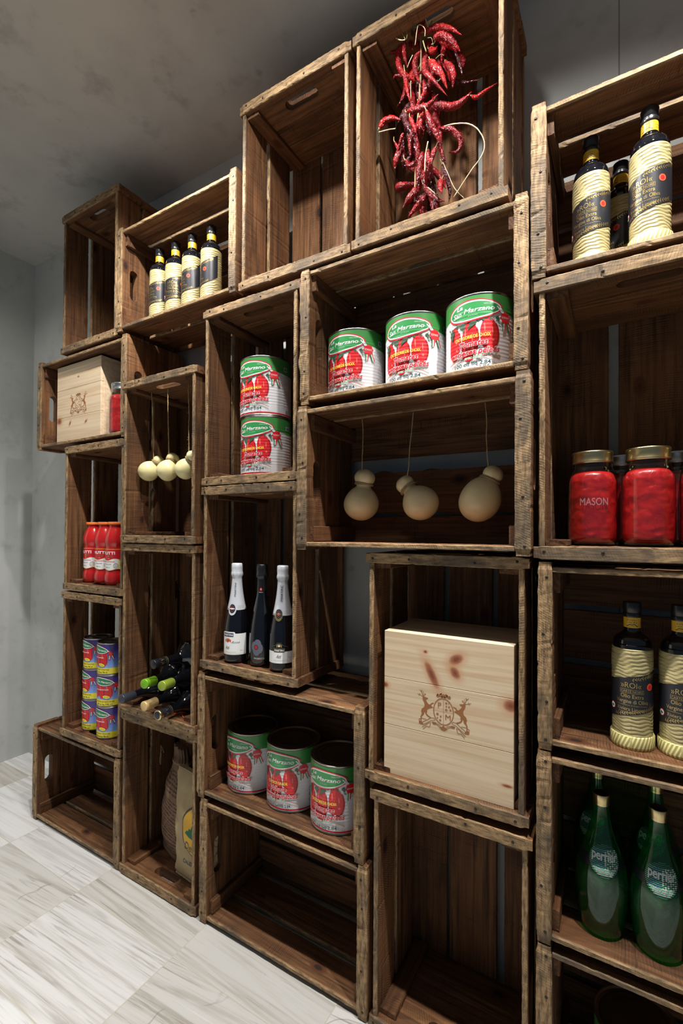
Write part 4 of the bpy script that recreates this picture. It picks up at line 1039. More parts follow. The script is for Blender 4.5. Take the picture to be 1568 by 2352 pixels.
# ------------------------------------------------------------------ pine wine boxes
def emblem(d, cx, cz, sc, mi=0):
    D = lambda x, y: (cx+(x-768)*sc, cz-((y-0.18*(x-768))-575)*sc)
    def mir(p): return (2*cx-p[0], p[1])
    deer = [(300, 250), (355, 262), (435, 295), (400, 312), (375, 325), (400, 370), (440, 420), (470, 430), (500, 395), (560, 388), (555, 404), (515, 418), (490, 455), (520, 470), (540, 490), (500, 500), (440, 515), (400, 545), (408, 580), (395, 620), (440, 665), (500, 700), (470, 712), (410, 675), (375, 630), (350, 570), (335, 640), (290, 680), (275, 730), (285, 790), (260, 790), (258, 680), (280, 640), (285, 590), (268, 580), (285, 520), (340, 480), (350, 440), (345, 390), (310, 330), (303, 280)]
    strokes = [[(320, 250), (270, 232), (190, 190)], [(250, 222), (236, 185)], [(222, 205), (222, 235)], [(320, 245), (282, 165), (240, 105)], [(285, 168), (292, 115)], [(262, 135), (285, 130)], [(322, 245), (315, 190), (320, 145)], [(330, 242), (372, 200), (380, 205)], [(345, 225), (350, 180)],
               [(225, 740), (300, 722), (390, 745)], [(225, 740), (230, 830), (305, 852)], [(305, 852), (310, 800), (400, 760), (490, 708), (560, 712), (590, 760)], [(305, 852), (400, 820), (500, 765), (570, 765)], [(490, 815), (460, 910), (390, 890), (320, 950)], [(300, 905), (370, 862), (440, 820), (490, 815)], [(520, 800), (600, 812), (700, 870), (720, 930)], [(520, 800), (540, 840), (620, 850), (700, 910), (760, 930)]]
    for f in (lambda p: p, mir):
        d.poly([f(D(*p)) for p in deer][:: 1 if f is not mir else -1], mi, 1)
        for s_ in strokes: d.stroke([f(D(*p)) for p in s_], 9*sc if s_[0][1] < 260 else 11*sc, mi, 1)
        d.poly([f(D(*p)) for p in ((525, 795), (600, 800), (612, 845), (540, 838))], mi, 1)
        d.poly([f(D(*p)) for p in ((228, 770), (300, 800), (300, 848), (240, 835))], mi, 1)
    d.ring(cx, cz, 215*sc, 275*sc, 17*sc, mi, 2, 40)
    d.stroke([(cx, cz+270*sc), (cx, cz-270*sc)], 5*sc, mi, 2); d.stroke([(cx-210*sc, cz), (cx+210*sc, cz)], 5*sc, mi, 2)
    d.text('P', cx-85*sc, cz+65*sc, 70*sc, 120*sc, mi, 2); d.text('M', cx+98*sc, cz-160*sc, 110*sc, 120*sc, mi, 2)
    for (a, b, r_) in ((60, 190, 28), (60, 120, 22), (120, 120, 26), (60, 50, 30), (150, 60, 26), (110, 190, 14), (-130, -70, 34), (-60, -110, 26), (-130, -150, 22), (-70, -190, 30)):
        d.star(cx+a*sc, cz+b*sc, r_*sc, r_*0.55*sc, 5, mi, 2, a)
    for k in range(9):
        a = -0.75+1.5*k/8; d.star(cx+math.sin(a)*190*sc, cz+(275+35+30*math.cos(a*2))*sc, (40+10*(k % 2))*sc, 18*sc, 5, mi, 1, k)
    for k in range(5): a = -PI/2+(k-2)*0.5; d.poly([(cx, cz-300*sc), (cx+60*sc*math.cos(a-0.3), cz-320*sc+60*sc*math.sin(a-0.3)), (cx+110*sc*math.cos(a), cz-300*sc+110*sc*math.sin(a)), (cx+60*sc*math.cos(a+0.3), cz-320*sc+60*sc*math.sin(a+0.3))], mi, 2+k*0.2)
def pine_box(w, h, dp, joints, knots, em, label, loc):
    root = empty('pine_wine_box', loc); tag(root, label, 'box')
    pm = pine(knots)
    def panel(name, lo, hi, rb=0.0012):
        bm = bmesh.new(); bmesh.ops.create_cube(bm, size=1)
        for v in bm.verts: v.co = Vector([(lo[i]+hi[i])/2+v.co[i]*(hi[i]-lo[i]) for i in range(3)])
        bmesh.ops.bevel(bm, geom=bm.edges[:], offset=rb, segments=1, affect='EDGES')
        me = bpy.data.meshes.new(name); bm.to_mesh(me); bm.free(); return link(name, me, root, [pm])
    t = 0.012; z0 = 0
    for z1 in joints+[h]:
        panel('front_board', (0, 0, z0+0.0001), (w, t, z1-0.0003), 0.0009); z0 = z1
    panel('side_board', (w-t, t+0.0003, 0.0), (w, dp-t, h-t)); panel('side_board', (0, t+0.0003, 0.0), (t, dp-t, h-t))
    panel('back_board', (0, dp-t+0.0003, 0.0), (w, dp, h-t)); panel('lid', (0, t+0.0005, h-t+0.0003), (w, dp, h))
    d = Decal([BURN]); emblem(d, em[0], em[1], em[2]); d.build('burnt_crest', lambda s_, t_, e: (s_, -e, t_), root, step=None, eps=0.0001, base=0.0002)
    return root
pine_box(0.296, 0.338, 0.185, [0.116, 0.228], [(0.118, 0.250, 0.030, 0.0085, -1.1), (0.174, 0.292, 0.016, 0.010, 0.6), (0.172, 0.262, 0.013, 0.009, -0.9), (0.103, 0.300, 0.004, 0.003, 0), (0.290, 0.213, 0.014, 0.012, 0), (0.002, 0.208, 0.008, 0.006, 0), (0.283, 0.045, 0.010, 0.003, 0)],
         (0.146, 0.172, 0.000106), 'large pine wine box with burnt stag crest and reddish knots, standing upright', (-0.481, 0.014, 0.6078))
pine_box(0.300, 0.309, 0.190, [0.100, 0.212], [(0.018, 0.090, 0.016, 0.012, 0), (0.095, 0.074, 0.009, 0.004, 1.0), (0.205, 0.070, 0.008, 0.004, 0.6), (0.150, 0.252, 0.005, 0.003, 0)],
         (0.152, 0.148, 0.000102), 'small pine wine box with burnt stag crest in the crate at the upper left', (-1.968, 0.030, 1.5325))

# ------------------------------------------------------------------ hanging cheeses
def hang_cheese(c, r, head_dir, hr, top, mat, seed, label, group, squash=1.0, fuzz=False, neck_k=0.95):
    """c centre of the round body, head_dir unit-ish direction of the small head, top = height where the string is tied"""
    rg = random.Random(seed); root = empty('hanging_cheese', c); tag(root, label, 'cheese', group)
    hd = Vector(head_dir).normalized(); q = hd.to_track_quat('Z', 'Y')
    # pear body around the axis
    pf = []
    for k in range(26):
        a = -PI/2+PI*k/25
        rr = r*math.cos(a); zz = r*squash*math.sin(a)
        if a > 0.25:
            f = (a-0.25)/(PI/2-0.25); zz += r*0.20*f**1.6; rr = max(rr, r*0.42*min(1, f*1.6)) if f > 0.4 else rr
        pf.append((max(rr, 0.0001), zz))
    me = lathe('body', smooth_prof(pf, 0.003), 40, lambda a, z, R_: 0.0012*math.sin(2*a+seed)+0.0007*math.sin(3*a+z*60+seed), cap=False)
    for v in me.vertices: v.co = q @ v.co
    link('body', me, root, [mat])
    nk = hd*(r*1.10)
    hc = hd*(r*1.10+hr*0.66)
    hp = [(max(0.0001, hr*math.cos(a)*(1 if a > 0 else 1)), hr*0.86*math.sin(a)) for a in [-PI/2+PI*k/18 for k in range(19)]]
    me = lathe('head', hp, 32, lambda a, z, R_: 0.0008*math.sin(3*a+seed*2)+0.0004*math.sin(7*a), cap=False)
    for v in me.vertices: v.co = q @ v.co + hc
    link('head', me, root, [mat])
    vs, fs = [], []
    ns = nk+hd*0.0015
    s1 = q @ Vector((1, 0, 0)); s2 = q @ Vector((0, 1, 0)); rn = r*0.44
    for j, (dr, dz) in enumerate(((0.0, -0.0018), (0.0014, 0.0006), (0.0002, 0.0026))):
        pts = [ns+hd*(dz+0.001*math.sin(a*2+j))+(s1*math.cos(a)+s2*math.sin(a))*(rn+dr+0.0025) for a in [2*PI*k/14 for k in range(15)]]
        tube(vs, fs, pts, 0.0015, 6, rg, 0.25, 3)
    link('twine', mesh_from('twine', vs, fs), root, [TWINE])
    vs, fs = [], []
    s = ns+Vector((0, -rn*0.7, 0)); e = Vector((s.x*0.6, s.y*0.3, top-c[2]))
    if head_dir[2] > 0.9 and abs(head_dir[0]) < 0.35: s = hc+Vector((0, -hr*0.55, hr*0.55)); 
    pts = [s.lerp(e, k/7)+Vector((rg.uniform(-0.0012, 0.0012), rg.uniform(-0.0012, 0.0012), 0)) for k in range(8)]
    tube(vs, fs, pts, 0.0016 if fuzz else 0.0013, 6, rg, 0.3, 5)
    if fuzz:
        for k in range(46):
            p = s.lerp(e, rg.random()**1.4*0.62); d = Vector((rg.gauss(0, 1), rg.gauss(0, 1), rg.gauss(0, 0.6))).normalized()*rg.uniform(0.003, 0.007)
            tube(vs, fs, [p, p+d*0.6, p+d+Vector((0, 0, rg.uniform(-0.002, 0.002)))], 0.00022, 3, None, 0, 2)
    link('string', mesh_from('string', vs, fs), root, [TWINE])
    return root
G1 = 'pale yellow cheeses hanging in the left upright crate'
hang_cheese((-1.414, 0.050, 1.389), 0.0335, (0.45, 0.5, 0.75), 0.021, 1.666, CHE, 1, 'pale yellow hanging cheese, leftmost of the cluster on fuzzy twine', G1, 1.0, True)
hang_cheese((-1.315, 0.050, 1.385), 0.0345, (-0.15, 0.55, 0.85), 0.023, 1.666, CHE, 2, 'pale yellow hanging cheese in the middle of the cluster', G1, 1.0, True)
hang_cheese((-1.222, 0.048, 1.384), 0.0345, (0.62, 0.0, 0.72), 0.0215, 1.666, CHE, 3, 'pale yellow hanging cheese at the right with its head leaning right', G1, 0.95, True)
hang_cheese((-1.250, 0.150, 1.372), 0.0340, (-0.35, 0.1, 0.9), 0.022, 1.666, CHE, 4, 'pale yellow cheese hanging half hidden behind the front cheeses', G1, 1.0, False)
G2 = 'waxed cheeses hanging on long strings'
hang_cheese((-0.604, 0.120, 1.257), 0.0485, (0.16, 0.0, 0.98), 0.0285, 1.489, CHE2, 5, 'waxed round cheese on a long string, leftmost of three, head upright', G2, 0.93)
hang_cheese((-0.431, 0.120, 1.255), 0.0455, (-0.62, 0.0, 0.72), 0.0245, 1.489, CHE2, 6, 'waxed round cheese on a long string, middle one with head tipped left', G2, 0.95)
hang_cheese((-0.283, 0.120, 1.258), 0.0470, (0.42, 0.05, 0.88), 0.0240, 1.489, CHE2, 7, 'waxed round cheese on a long string, rightmost, head tipped right', G2, 1.12)

# ------------------------------------------------------------------ string of dried chilies
CHILI = [(0.057,0.0044,[(-0.462,2.402),(-0.475,2.378),(-0.466,2.339),(-0.439,2.311),(-0.407,2.315)]),(0.057,0.0035,[(-0.431,2.429),(-0.44,2.413),(-0.442,2.393),(-0.433,2.368)]),(0.057,0.004,[(-0.405,2.431),(-0.415,2.43),(-0.422,2.421)]),(0.057,0.0034,[(-0.405,2.415),(-0.418,2.401),(-0.426,2.381)]),(0.057,0.004,[(-0.396,2.387),(-0.371,2.381),(-0.34,2.365),(-0.311,2.338)]),(0.035,0.0052,[(-0.369,2.334),(-0.349,2.333),(-0.327,2.313),(-0.31,2.286)]),(0.079,0.0034,[(-0.347,2.348),(-0.335,2.328),(-0.325,2.302),(-0.319,2.275)]),(0.057,0.0034,[(-0.361,2.325),(-0.356,2.303),(-0.348,2.273)]),(0.079,0.0031,[(-0.353,2.307),(-0.347,2.281),(-0.343,2.259)]),(0.035,0.0039,[(-0.39,2.317),(-0.394,2.297),(-0.39,2.269),(-0.369,2.235),(-0.335,2.181)]),(0.035,0.005,[(-0.377,2.289),(-0.365,2.264),(-0.349,2.239),(-0.337,2.203)]),(0.057,0.004,[(-0.411,2.344),(-0.424,2.33),(-0.424,2.305),(-0.414,2.278)]),(0.057,0.0032,[(-0.452,2.32),(-0.452,2.294),(-0.444,2.252)]),(0.035,0.0039,[(-0.397,2.261),(-0.396,2.236),(-0.41,2.217),(-0.427,2.194)]),(0.035,0.0048,[(-0.442,2.21),(-0.419,2.203),(-0.385,2.193),(-0.358,2.201)]),(0.057,0.0053,[(-0.381,2.213),(-0.358,2.196),(-0.33,2.177),(-0.304,2.176),(-0.285,2.185)]),(0.079,0.0027,[(-0.293,2.203),(-0.281,2.189),(-0.26,2.193),(-0.234,2.202)]),(0.057,0.0032,[(-0.45,2.394),(-0.453,2.366),(-0.448,2.334)]),(0.057,0.0018,[(-0.455,2.464),(-0.466,2.445),(-0.473,2.423)]),(0.057,0.0018,[(-0.494,2.397),(-0.482,2.398),(-0.468,2.393)]),(0.057,0.0042,[(-0.394,2.359),(-0.381,2.345),(-0.369,2.342)]),(0.079,0.0018,[(-0.487,2.276),(-0.475,2.275),(-0.461,2.275)]),(0.101,0.0026,[(-0.365,2.297),(-0.344,2.281),(-0.313,2.257),(-0.279,2.249)]),(0.057,0.0021,[(-0.482,2.313),(-0.475,2.318),(-0.461,2.316)]),(0.057,0.0026,[(-0.441,2.293),(-0.437,2.297),(-0.428,2.297)]),(0.079,0.0032,[(-0.391,2.256),(-0.384,2.228),(-0.38,2.195)]),(0.057,0.0044,[(-0.528,2.22),(-0.514,2.236),(-0.49,2.231),(-0.465,2.21)]),(0.057,0.0053,[(-0.461,2.235),(-0.454,2.211),(-0.441,2.176),(-0.421,2.128)]),(0.035,0.0029,[(-0.432,2.186),(-0.419,2.154),(-0.41,2.128)]),(0.057,0.0035,[(-0.408,2.18),(-0.41,2.16),(-0.414,2.146)]),(0.035,0.0043,[(-0.385,2.169),(-0.375,2.138),(-0.362,2.109),(-0.356,2.083)]),(0.057,0.0026,[(-0.456,2.17),(-0.469,2.155),(-0.478,2.138)]),(0.079,0.0025,[(-0.493,2.186),(-0.477,2.153),(-0.458,2.137)]),(0.057,0.0034,[(-0.427,2.096),(-0.44,2.087),(-0.452,2.085)]),(0.035,0.0035,[(-0.368,2.086),(-0.37,2.065),(-0.372,2.038)]),(0.035,0.0039,[(-0.397,2.08),(-0.401,2.05),(-0.405,2.021),(-0.416,1.985)]),(0.057,0.0051,[(-0.382,2.069),(-0.393,2.049),(-0.401,2.024)]),(0.057,0.0042,[(-0.362,2.137),(-0.336,2.127),(-0.314,2.098),(-0.32,2.077),(-0.345,2.084)]),(0.057,0.0037,[(-0.405,2.026),(-0.392,2.003),(-0.372,1.981),(-0.353,1.968)]),(0.057,0.0051,[(-0.403,2.0),(-0.418,1.983),(-0.442,1.955)]),(0.057,0.0046,[(-0.361,2.023),(-0.361,2.001),(-0.355,1.977)]),(0.079,0.0031,[(-0.388,1.996),(-0.385,1.971),(-0.381,1.945)]),(0.079,0.0031,[(-0.361,2.064),(-0.35,2.029),(-0.344,1.997),(-0.348,1.976)]),(0.057,0.0028,[(-0.366,2.105),(-0.356,2.074),(-0.351,2.057)]),(0.063,0.0047,[(-0.397,2.415),(-0.428,2.405),(-0.422,2.375)]),(0.102,0.0045,[(-0.359,2.422),(-0.378,2.4),(-0.382,2.37)]),(0.063,0.0048,[(-0.359,2.373),(-0.356,2.334),(-0.36,2.299)]),(0.096,0.006,[(-0.37,2.409),(-0.393,2.398),(-0.408,2.382)]),(0.065,0.0061,[(-0.367,2.364),(-0.34,2.335),(-0.326,2.313)]),(0.085,0.0054,[(-0.393,2.389),(-0.411,2.369),(-0.418,2.342)]),(0.11,0.0059,[(-0.371,2.388),(-0.331,2.347),(-0.326,2.325)]),(0.096,0.0053,[(-0.367,2.36),(-0.392,2.339),(-0.388,2.303)]),(0.1,0.0048,[(-0.466,2.416),(-0.455,2.366),(-0.454,2.32)]),(0.091,0.0049,[(-0.37,2.343),(-0.379,2.319),(-0.367,2.285)]),(0.064,0.0046,[(-0.351,2.299),(-0.331,2.258),(-0.334,2.227)]),(0.062,0.0061,[(-0.391,2.316),(-0.385,2.283),(-0.394,2.258)]),(0.09,0.0061,[(-0.431,2.345),(-0.459,2.335),(-0.47,2.316)]),(0.072,0.0052,[(-0.418,2.32),(-0.426,2.282),(-0.416,2.235)]),(0.091,0.0055,[(-0.465,2.351),(-0.467,2.315),(-0.479,2.284)]),(0.095,0.0043,[(-0.406,2.317),(-0.404,2.281),(-0.418,2.253)]),(0.076,0.0049,[(-0.376,2.275),(-0.401,2.264),(-0.412,2.246)]),(0.099,0.0057,[(-0.447,2.321),(-0.447,2.286),(-0.434,2.244)]),(0.082,0.0048,[(-0.448,2.302),(-0.443,2.255),(-0.453,2.215)]),(0.103,0.0055,[(-0.401,2.288),(-0.393,2.25),(-0.384,2.212)]),(0.07,0.0046,[(-0.427,2.257),(-0.404,2.219),(-0.397,2.188)]),(0.1,0.0048,[(-0.406,2.271),(-0.388,2.227),(-0.384,2.19)]),(0.08,0.0042,[(-0.45,2.261),(-0.461,2.236),(-0.484,2.216)]),(0.082,0.0046,[(-0.396,2.226),(-0.373,2.17),(-0.367,2.123)]),(0.077,0.0054,[(-0.399,2.217),(-0.424,2.193),(-0.435,2.161)]),(0.105,0.006,[(-0.412,2.243),(-0.41,2.214),(-0.406,2.183)]),(0.075,0.005,[(-0.423,2.208),(-0.42,2.179),(-0.422,2.152)]),(0.073,0.0058,[(-0.419,2.195),(-0.425,2.166),(-0.437,2.139)]),(0.1,0.0058,[(-0.469,2.237),(-0.454,2.191),(-0.454,2.152)]),(0.062,0.0053,[(-0.413,2.18),(-0.433,2.146),(-0.439,2.106)]),(0.066,0.0061,[(-0.428,2.175),(-0.426,2.132),(-0.423,2.089)]),(0.076,0.0055,[(-0.467,2.185),(-0.471,2.148),(-0.47,2.109)]),(0.088,0.0044,[(-0.446,2.18),(-0.447,2.148),(-0.455,2.12)]),(0.099,0.0054,[(-0.449,2.186),(-0.439,2.142),(-0.427,2.098)]),(0.095,0.0053,[(-0.445,2.169),(-0.453,2.134),(-0.46,2.099)]),(0.081,0.0049,[(-0.466,2.156),(-0.481,2.131),(-0.489,2.104)]),(0.101,0.0058,[(-0.405,2.132),(-0.412,2.104),(-0.412,2.072)]),(0.065,0.0045,[(-0.396,2.098),(-0.391,2.058),(-0.4,2.023)]),(0.069,0.0044,[(-0.458,2.116),(-0.441,2.093),(-0.415,2.068)]),(0.108,0.0043,[(-0.413,2.115),(-0.38,2.068),(-0.364,2.029)]),(0.107,0.0053,[(-0.426,2.112),(-0.403,2.072),(-0.386,2.036)]),(0.072,0.005,[(-0.427,2.079),(-0.406,2.046),(-0.396,2.017)]),(0.085,0.0057,[(-0.422,2.083),(-0.421,2.049),(-0.435,2.02)]),(0.094,0.0055,[(-0.407,2.077),(-0.401,2.032),(-0.399,1.989)]),(0.086,0.0046,[(-0.433,2.064),(-0.434,2.035),(-0.429,2.003)]),(0.076,0.0061,[(-0.426,2.054),(-0.472,2.062),(-0.48,2.056)]),(0.073,0.0052,[(-0.394,2.031),(-0.382,1.996),(-0.378,1.963)]),(0.076,0.0062,[(-0.424,2.035),(-0.441,2.013),(-0.462,1.992)]),(0.088,0.0059,[(-0.403,2.024),(-0.382,1.986),(-0.37,1.951)]),(0.083,0.0056,[(-0.392,2.01),(-0.438,2.0),(-0.454,1.978)]),(0.073,0.0059,[(-0.375,1.985),(-0.379,1.943),(-0.37,1.935)]),(0.076,0.0044,[(-0.416,1.991),(-0.4,1.947),(-0.387,1.942)]),(0.094,0.0051,[(-0.389,1.994),(-0.414,1.973),(-0.415,1.962)]),(0.108,0.0044,[(-0.432,2.004),(-0.409,1.969),(-0.397,1.964)])]
STRAWS = [(0.02,0.0022,[(-0.379,2.091),(-0.387,2.061),(-0.386,2.022)]),(0.04,0.0022,[(-0.348,2.13),(-0.33,2.126),(-0.295,2.108),(-0.271,2.088),(-0.256,2.055),(-0.26,2.023),(-0.286,1.992),(-0.324,1.953)]),(0.045,0.0012,[(-0.353,2.051),(-0.339,2.016),(-0.323,1.975),(-0.301,1.945)]),(0.035,0.002,[(-0.514,2.184),(-0.489,2.175),(-0.469,2.173)]),(0.03,0.0014,[(-0.415,2.344),(-0.409,2.385),(-0.403,2.392),(-0.392,2.374),(-0.39,2.351)]),(0.05,0.0012,[(-0.406,2.449),(-0.396,2.415),(-0.389,2.391)]),(0.03,0.0012,[(-0.463,2.428),(-0.452,2.401),(-0.441,2.374)]),(0.03,0.001,[(-0.444,2.415),(-0.438,2.391),(-0.437,2.37)]),(0.03,0.002,[(-0.468,2.396),(-0.454,2.379),(-0.441,2.37)]),(0.028,0.0022,[(-0.396,2.346),(-0.391,2.328),(-0.387,2.313)]),(0.03,0.001,[(-0.384,2.345),(-0.374,2.338),(-0.372,2.325)]),(0.05,0.001,[(-0.376,2.402),(-0.372,2.393),(-0.372,2.379)]),(0.05,0.001,[(-0.367,2.39),(-0.366,2.384),(-0.368,2.375)]),(0.03,0.0012,[(-0.366,2.333),(-0.37,2.33),(-0.374,2.324)]),(0.04,0.001,[(-0.349,2.3),(-0.357,2.302),(-0.367,2.294)]),(0.05,0.001,[(-0.436,2.243),(-0.434,2.279),(-0.433,2.283)]),(0.03,0.0015,[(-0.422,2.325),(-0.428,2.312),(-0.437,2.305)]),(0.025,0.002,[(-0.379,1.983),(-0.368,1.971),(-0.364,1.966)])]
def chili_string():
    root = empty('chili_string', (-0.41, 0.06, 2.2)); rg = random.Random(11)
    tag(root, 'string of glossy dark red dried chilies with straw ties hanging in the top crate', 'chili peppers')
    o = Vector((-0.41, 0.06, 2.2))
    link('cord', tube_mesh('cord', [Vector((-0.415, 0.066, 2.405))-o, Vector((-0.418, 0.07, 2.30))-o, Vector((-0.428, 0.072, 2.15))-o, Vector((-0.432, 0.07, 2.0))-o], 0.0022, 6, rg, 0.2), root, [TWINE])
    for i, (y, r, pts) in enumerate(CHILI):
        n = len(pts)
        P = [Vector((x, y+0.010*math.sin(2.2*k/max(1, n-1)+i), z))-o for k, (x, z) in enumerate(pts)]
        if P[0].z < P[-1].z and i > 0: P = P[::-1]
        R_ = r*1.6
        f = lambda t, R_=R_: R_*(0.45+0.55*min(1, t*6))*(1 if t < 0.45 else max(0.10, 1-((t-0.45)/0.55)**1.6*0.92))
        me = tube_mesh('chili_pepper', P, f, 12, rg, 0.19, 9)
        mi = 1 if i in (10, 26, 31, 36) else (2 if (y > 0.07 and i % 3 == 0) or i in (27, 22) else (0 if i % 4 else 1))
        c = link('chili_pepper', me, root, [CH[mi]])
        if i % 2 == 0:
            d = (P[0]-P[1]).normalized(); s = P[0]
            sm = tube_mesh('stem', [s-d*0.001, s+d*0.005, s+d*0.010+Vector((0.003*math.sin(i), 0.002, 0.006))], lambda t, R_=R_: max(0.0010, R_*0.55*(1-t*2.2)), 6, rg, 0.15, 3)
            link('stem', sm, c, [STEM])
    for i, (y, w, pts) in enumerate(STRAWS):
        me = tube_mesh('straw_tie', [Vector((x, y+0.004*math.sin(k*1.7+i), z))-o for k, (x, z) in enumerate(pts)], w*0.62, 5, rg, 0.25, 6)
        link('straw_tie', me, root, [STEM if i in (6, 7, 9, 10, 11, 12, 14) else STRAW])
chili_string()

# ------------------------------------------------------------------ wine bottles lying in a pile
def wine(capcol, label, base, neck, rb=0.0370, ln=0.295, capmat=None, extra=None, silver=False, gold=False):
    b, n = Vector(base), Vector(neck); ax = (n-b).normalized(); ln = (n-b).length
    root = empty('wine_bottle', n); root.rotation_euler = (b-n).to_track_quat('Z', 'Y').to_euler()
    tag(root, label, 'bottle', 'wine bottles lying in a pile')
    # own frame: mouth at 0, body towards +z
    pr = smooth_prof([(0.0132, 0.003), (0.0134, 0.060), (0.0150, 0.078), (0.0230, 0.098), (rb*0.95, 0.118), (rb, 0.135), (rb, ln-0.006), (rb-0.004, ln), (0.0, ln-0.006)], 0.005)
    link('glass_body', lathe('glass_body', pr, 36), root, [BLK])
    cap = [(0.0001, 0.0), (0.0128, 0.0), (0.0146, 0.0012), (0.0150, 0.004), (0.0146, 0.0055), (0.0150, 0.0072), (0.0145, 0.0090), (0.0150, 0.0110), (0.0143, 0.0130), (0.0146, 0.048), (0.0138, 0.0485)]
    link('capsule', lathe('capsule', cap, 36, cap=False), root, [capmat])
    if extra == 'stamp':
        d = Decal([plain('dark_stamp', srgb(60, 58, 20), 0.5)]); d.rect(-0.005, 0.026, 0.005, 0.038, 0, 1); d.build('stamp', cyl_map(0.0149), root, step=0.0015)
    if extra == 'gold':
        d = Decal([GOLDINK]); C_ = PI*0.0148
        d.rect(-C_, 0.0445, C_, 0.0462, 0, 1); d.rect(-C_, 0.0400, C_, 0.0408, 0, 1)
        for q in range(-3, 4): d.stroke([(q*0.012-0.004, 0.020), (q*0.012, 0.028), (q*0.012+0.004, 0.022), (q*0.012, 0.033)], 0.0009, 0, 1)
        d.build('gold_print', cyl_map(0.0149), root, step=0.0015)
    if gold: link('gold_top', lathe('gold_top', [(0.0118, -0.0003), (0.0150, 0.0004), (0.0154, 0.004), (0.0154, 0.0115), (0.0148, 0.0125)], 36, cap=False), root, [GOLD])
    if silver:
        d = Decal([SILV, GREYI]); d.rect(-0.085, 0.168, 0.085, ln-0.03, 0, 1)
        for k in range(8): d.text('RISERVA SPECIALE', 0, 0.175+k*0.008, 0.12, 0.004, 1, 2)
        d.build('label', cyl_map(rb), root, step=0.004)
    return root
gm = lambda nm, c: plain(nm, srgb(*c), 0.38, 0.25)
wine(0, 'wine bottle with dark grey capsule, leftmost at the bottom of the pile', (-1.402, 0.236, 0.6275), (-1.388, -0.062, 0.632), capmat=gm('grey_capsule', (62, 66, 76)))
wine(0, 'wine bottle with champagne tan screw cap in the middle of the bottom row', (-1.300, 0.238, 0.6275), (-1.280, -0.058, 0.629), capmat=gm('tan_screw_cap', (226, 192, 132)), extra=None)
wine(0, 'wine bottle with navy capsule and gold top, right end of the bottom row', (-1.212, 0.232, 0.6265), (-1.203, -0.066, 0.619), capmat=gm('navy_capsule', (38, 42, 54)), extra='gold', gold=True)
wine(0, 'wine bottle with bright green capsule, left of the two green ones', (-1.346, 0.226, 0.6805), (-1.276, -0.060, 0.700), capmat=gm('green_capsule', (126, 186, 40)))
wine(0, 'wine bottle with olive green capsule and dark stamp, right of the two green ones', (-1.262, 0.232, 0.6860), (-1.198, -0.056, 0.706), capmat=gm('olive_capsule', (152, 172, 62)), extra='stamp')
wine(0, 'fat dark wine bottle with silver label lying on top of the pile', (-1.222, 0.236, 0.768), (-1.248, -0.050, 0.763), rb=0.047, capmat=gm('black_capsule', (26, 28, 32)), extra='gold', silver=True)
bm_ = tube_mesh('orange_cord', [(-1.235, 0.02, 0.5895), (-1.19, 0.06, 0.5915), (-1.16, 0.05, 0.5905), (-1.142, 0.02, 0.5895), (-1.175, 0.012, 0.591), (-1.21, 0.035, 0.5895)], 0.0016, 6)
tag(link('orange_cord', bm_, None, [plain('orange_cord', srgb(232, 84, 30), 0.5)]), 'loose orange cord lying under the pile of wine bottles', 'cord')

# ------------------------------------------------------------------ sacks
def sack_surface(w, h, dp, bend=0.0, gather=False):
    """returns f(s, t, e): s across (-w/2..w/2 at the widest), t up, on the front face; and the closed mesh"""
    def hw(t):
        k = t/h
        if gather: return w/2*(0.97 if k < 0.1 else 1)*(0.88+0.12*math.sin(PI*min(1, k*1.6)))*(1 if k < 0.62 else max(0.36, 1-((k-0.62)/0.25)**1.5*0.62) if k < 0.87 else 0.46)
        return w/2*(1.04-0.12*math.sin(PI*k))*(0.94 if k > 0.95 else 1)*(1+0.13*max(0, 1-k/0.14)**1.5)
    def hd(t):
        k = t/h
        base = dp/2*(max(0.02, math.sin(PI*min(max(k, 0.0), 1)*0.96+0.05))**0.55)
        if gather: base = dp/2*(0.55+0.45*math.sin(PI*min(1, (k+0.08)*1.1)))*(1 if k < 0.68 else max(0.5, 1-(k-0.68)*2.2))
        return base
    def cx(t): return bend*math.sin(PI*t/h*0.9)
    def P(a, t, e=0.0):
        W_, D_ = hw(t), hd(t); ca, sa = math.cos(a), math.sin(a); p = 0.72
        x = math.copysign(abs(ca)**p, ca)*W_; y = math.copysign(abs(sa)**p, sa)*D_
        wr = 0.0016*math.sin(t*75+a*2)+0.0011*math.sin(t*40+a*5+1)
        if gather and t/h > 0.66: wr += 0.004*math.sin(a*13)*min(1, (t/h-0.66)*6)
        l = math.hypot(ca, sa) or 1
        return (cx(t)+x+ca*(wr+e), y+sa*(wr+e), t)
    return P, hw
def sack(name, w, h, dp, mat, bend, gather, loc, rz, label):
    root = empty(name, loc, rz); tag(root, label, 'sack')
    P, hw = sack_surface(w, h, dp, bend, gather); vs, fs, wc = [], [], []
    n, m = 64, 60
    for i in range(m+1):
        t = h*i/m
        for k in range(n):
            a = 2*PI*k/n; p = P(a, t); vs.append(p); wc.append((p[0] if not gather else a*w/3, t, p[1]*0.3))
    for i in range(m):
        for k in range(n): fs.append((i*n+k, i*n+(k+1) % n, (i+1)*n+(k+1) % n, (i+1)*n+k))
    fs.append(tuple(range(n))[::-1]); fs.append(tuple(m*n+k for k in range(n)))
    me = fix_normals(mesh_from('cloth', vs, fs, {'wc': ('FLOAT_VECTOR', wc)}))
    for p in me.polygons: p.use_smooth = len(p.vertices) == 4
    link('cloth', me, root, [mat])
    def front(s_, t_, e):
        # s_ = horizontal position on the front face
        W_ = hw(t_); u = max(-0.995, min(0.995, s_/W_)); a = -math.acos(math.copysign(abs(u)**(1/0.72), u))
        return P(a, t_, e+0.0006)
    return root, front
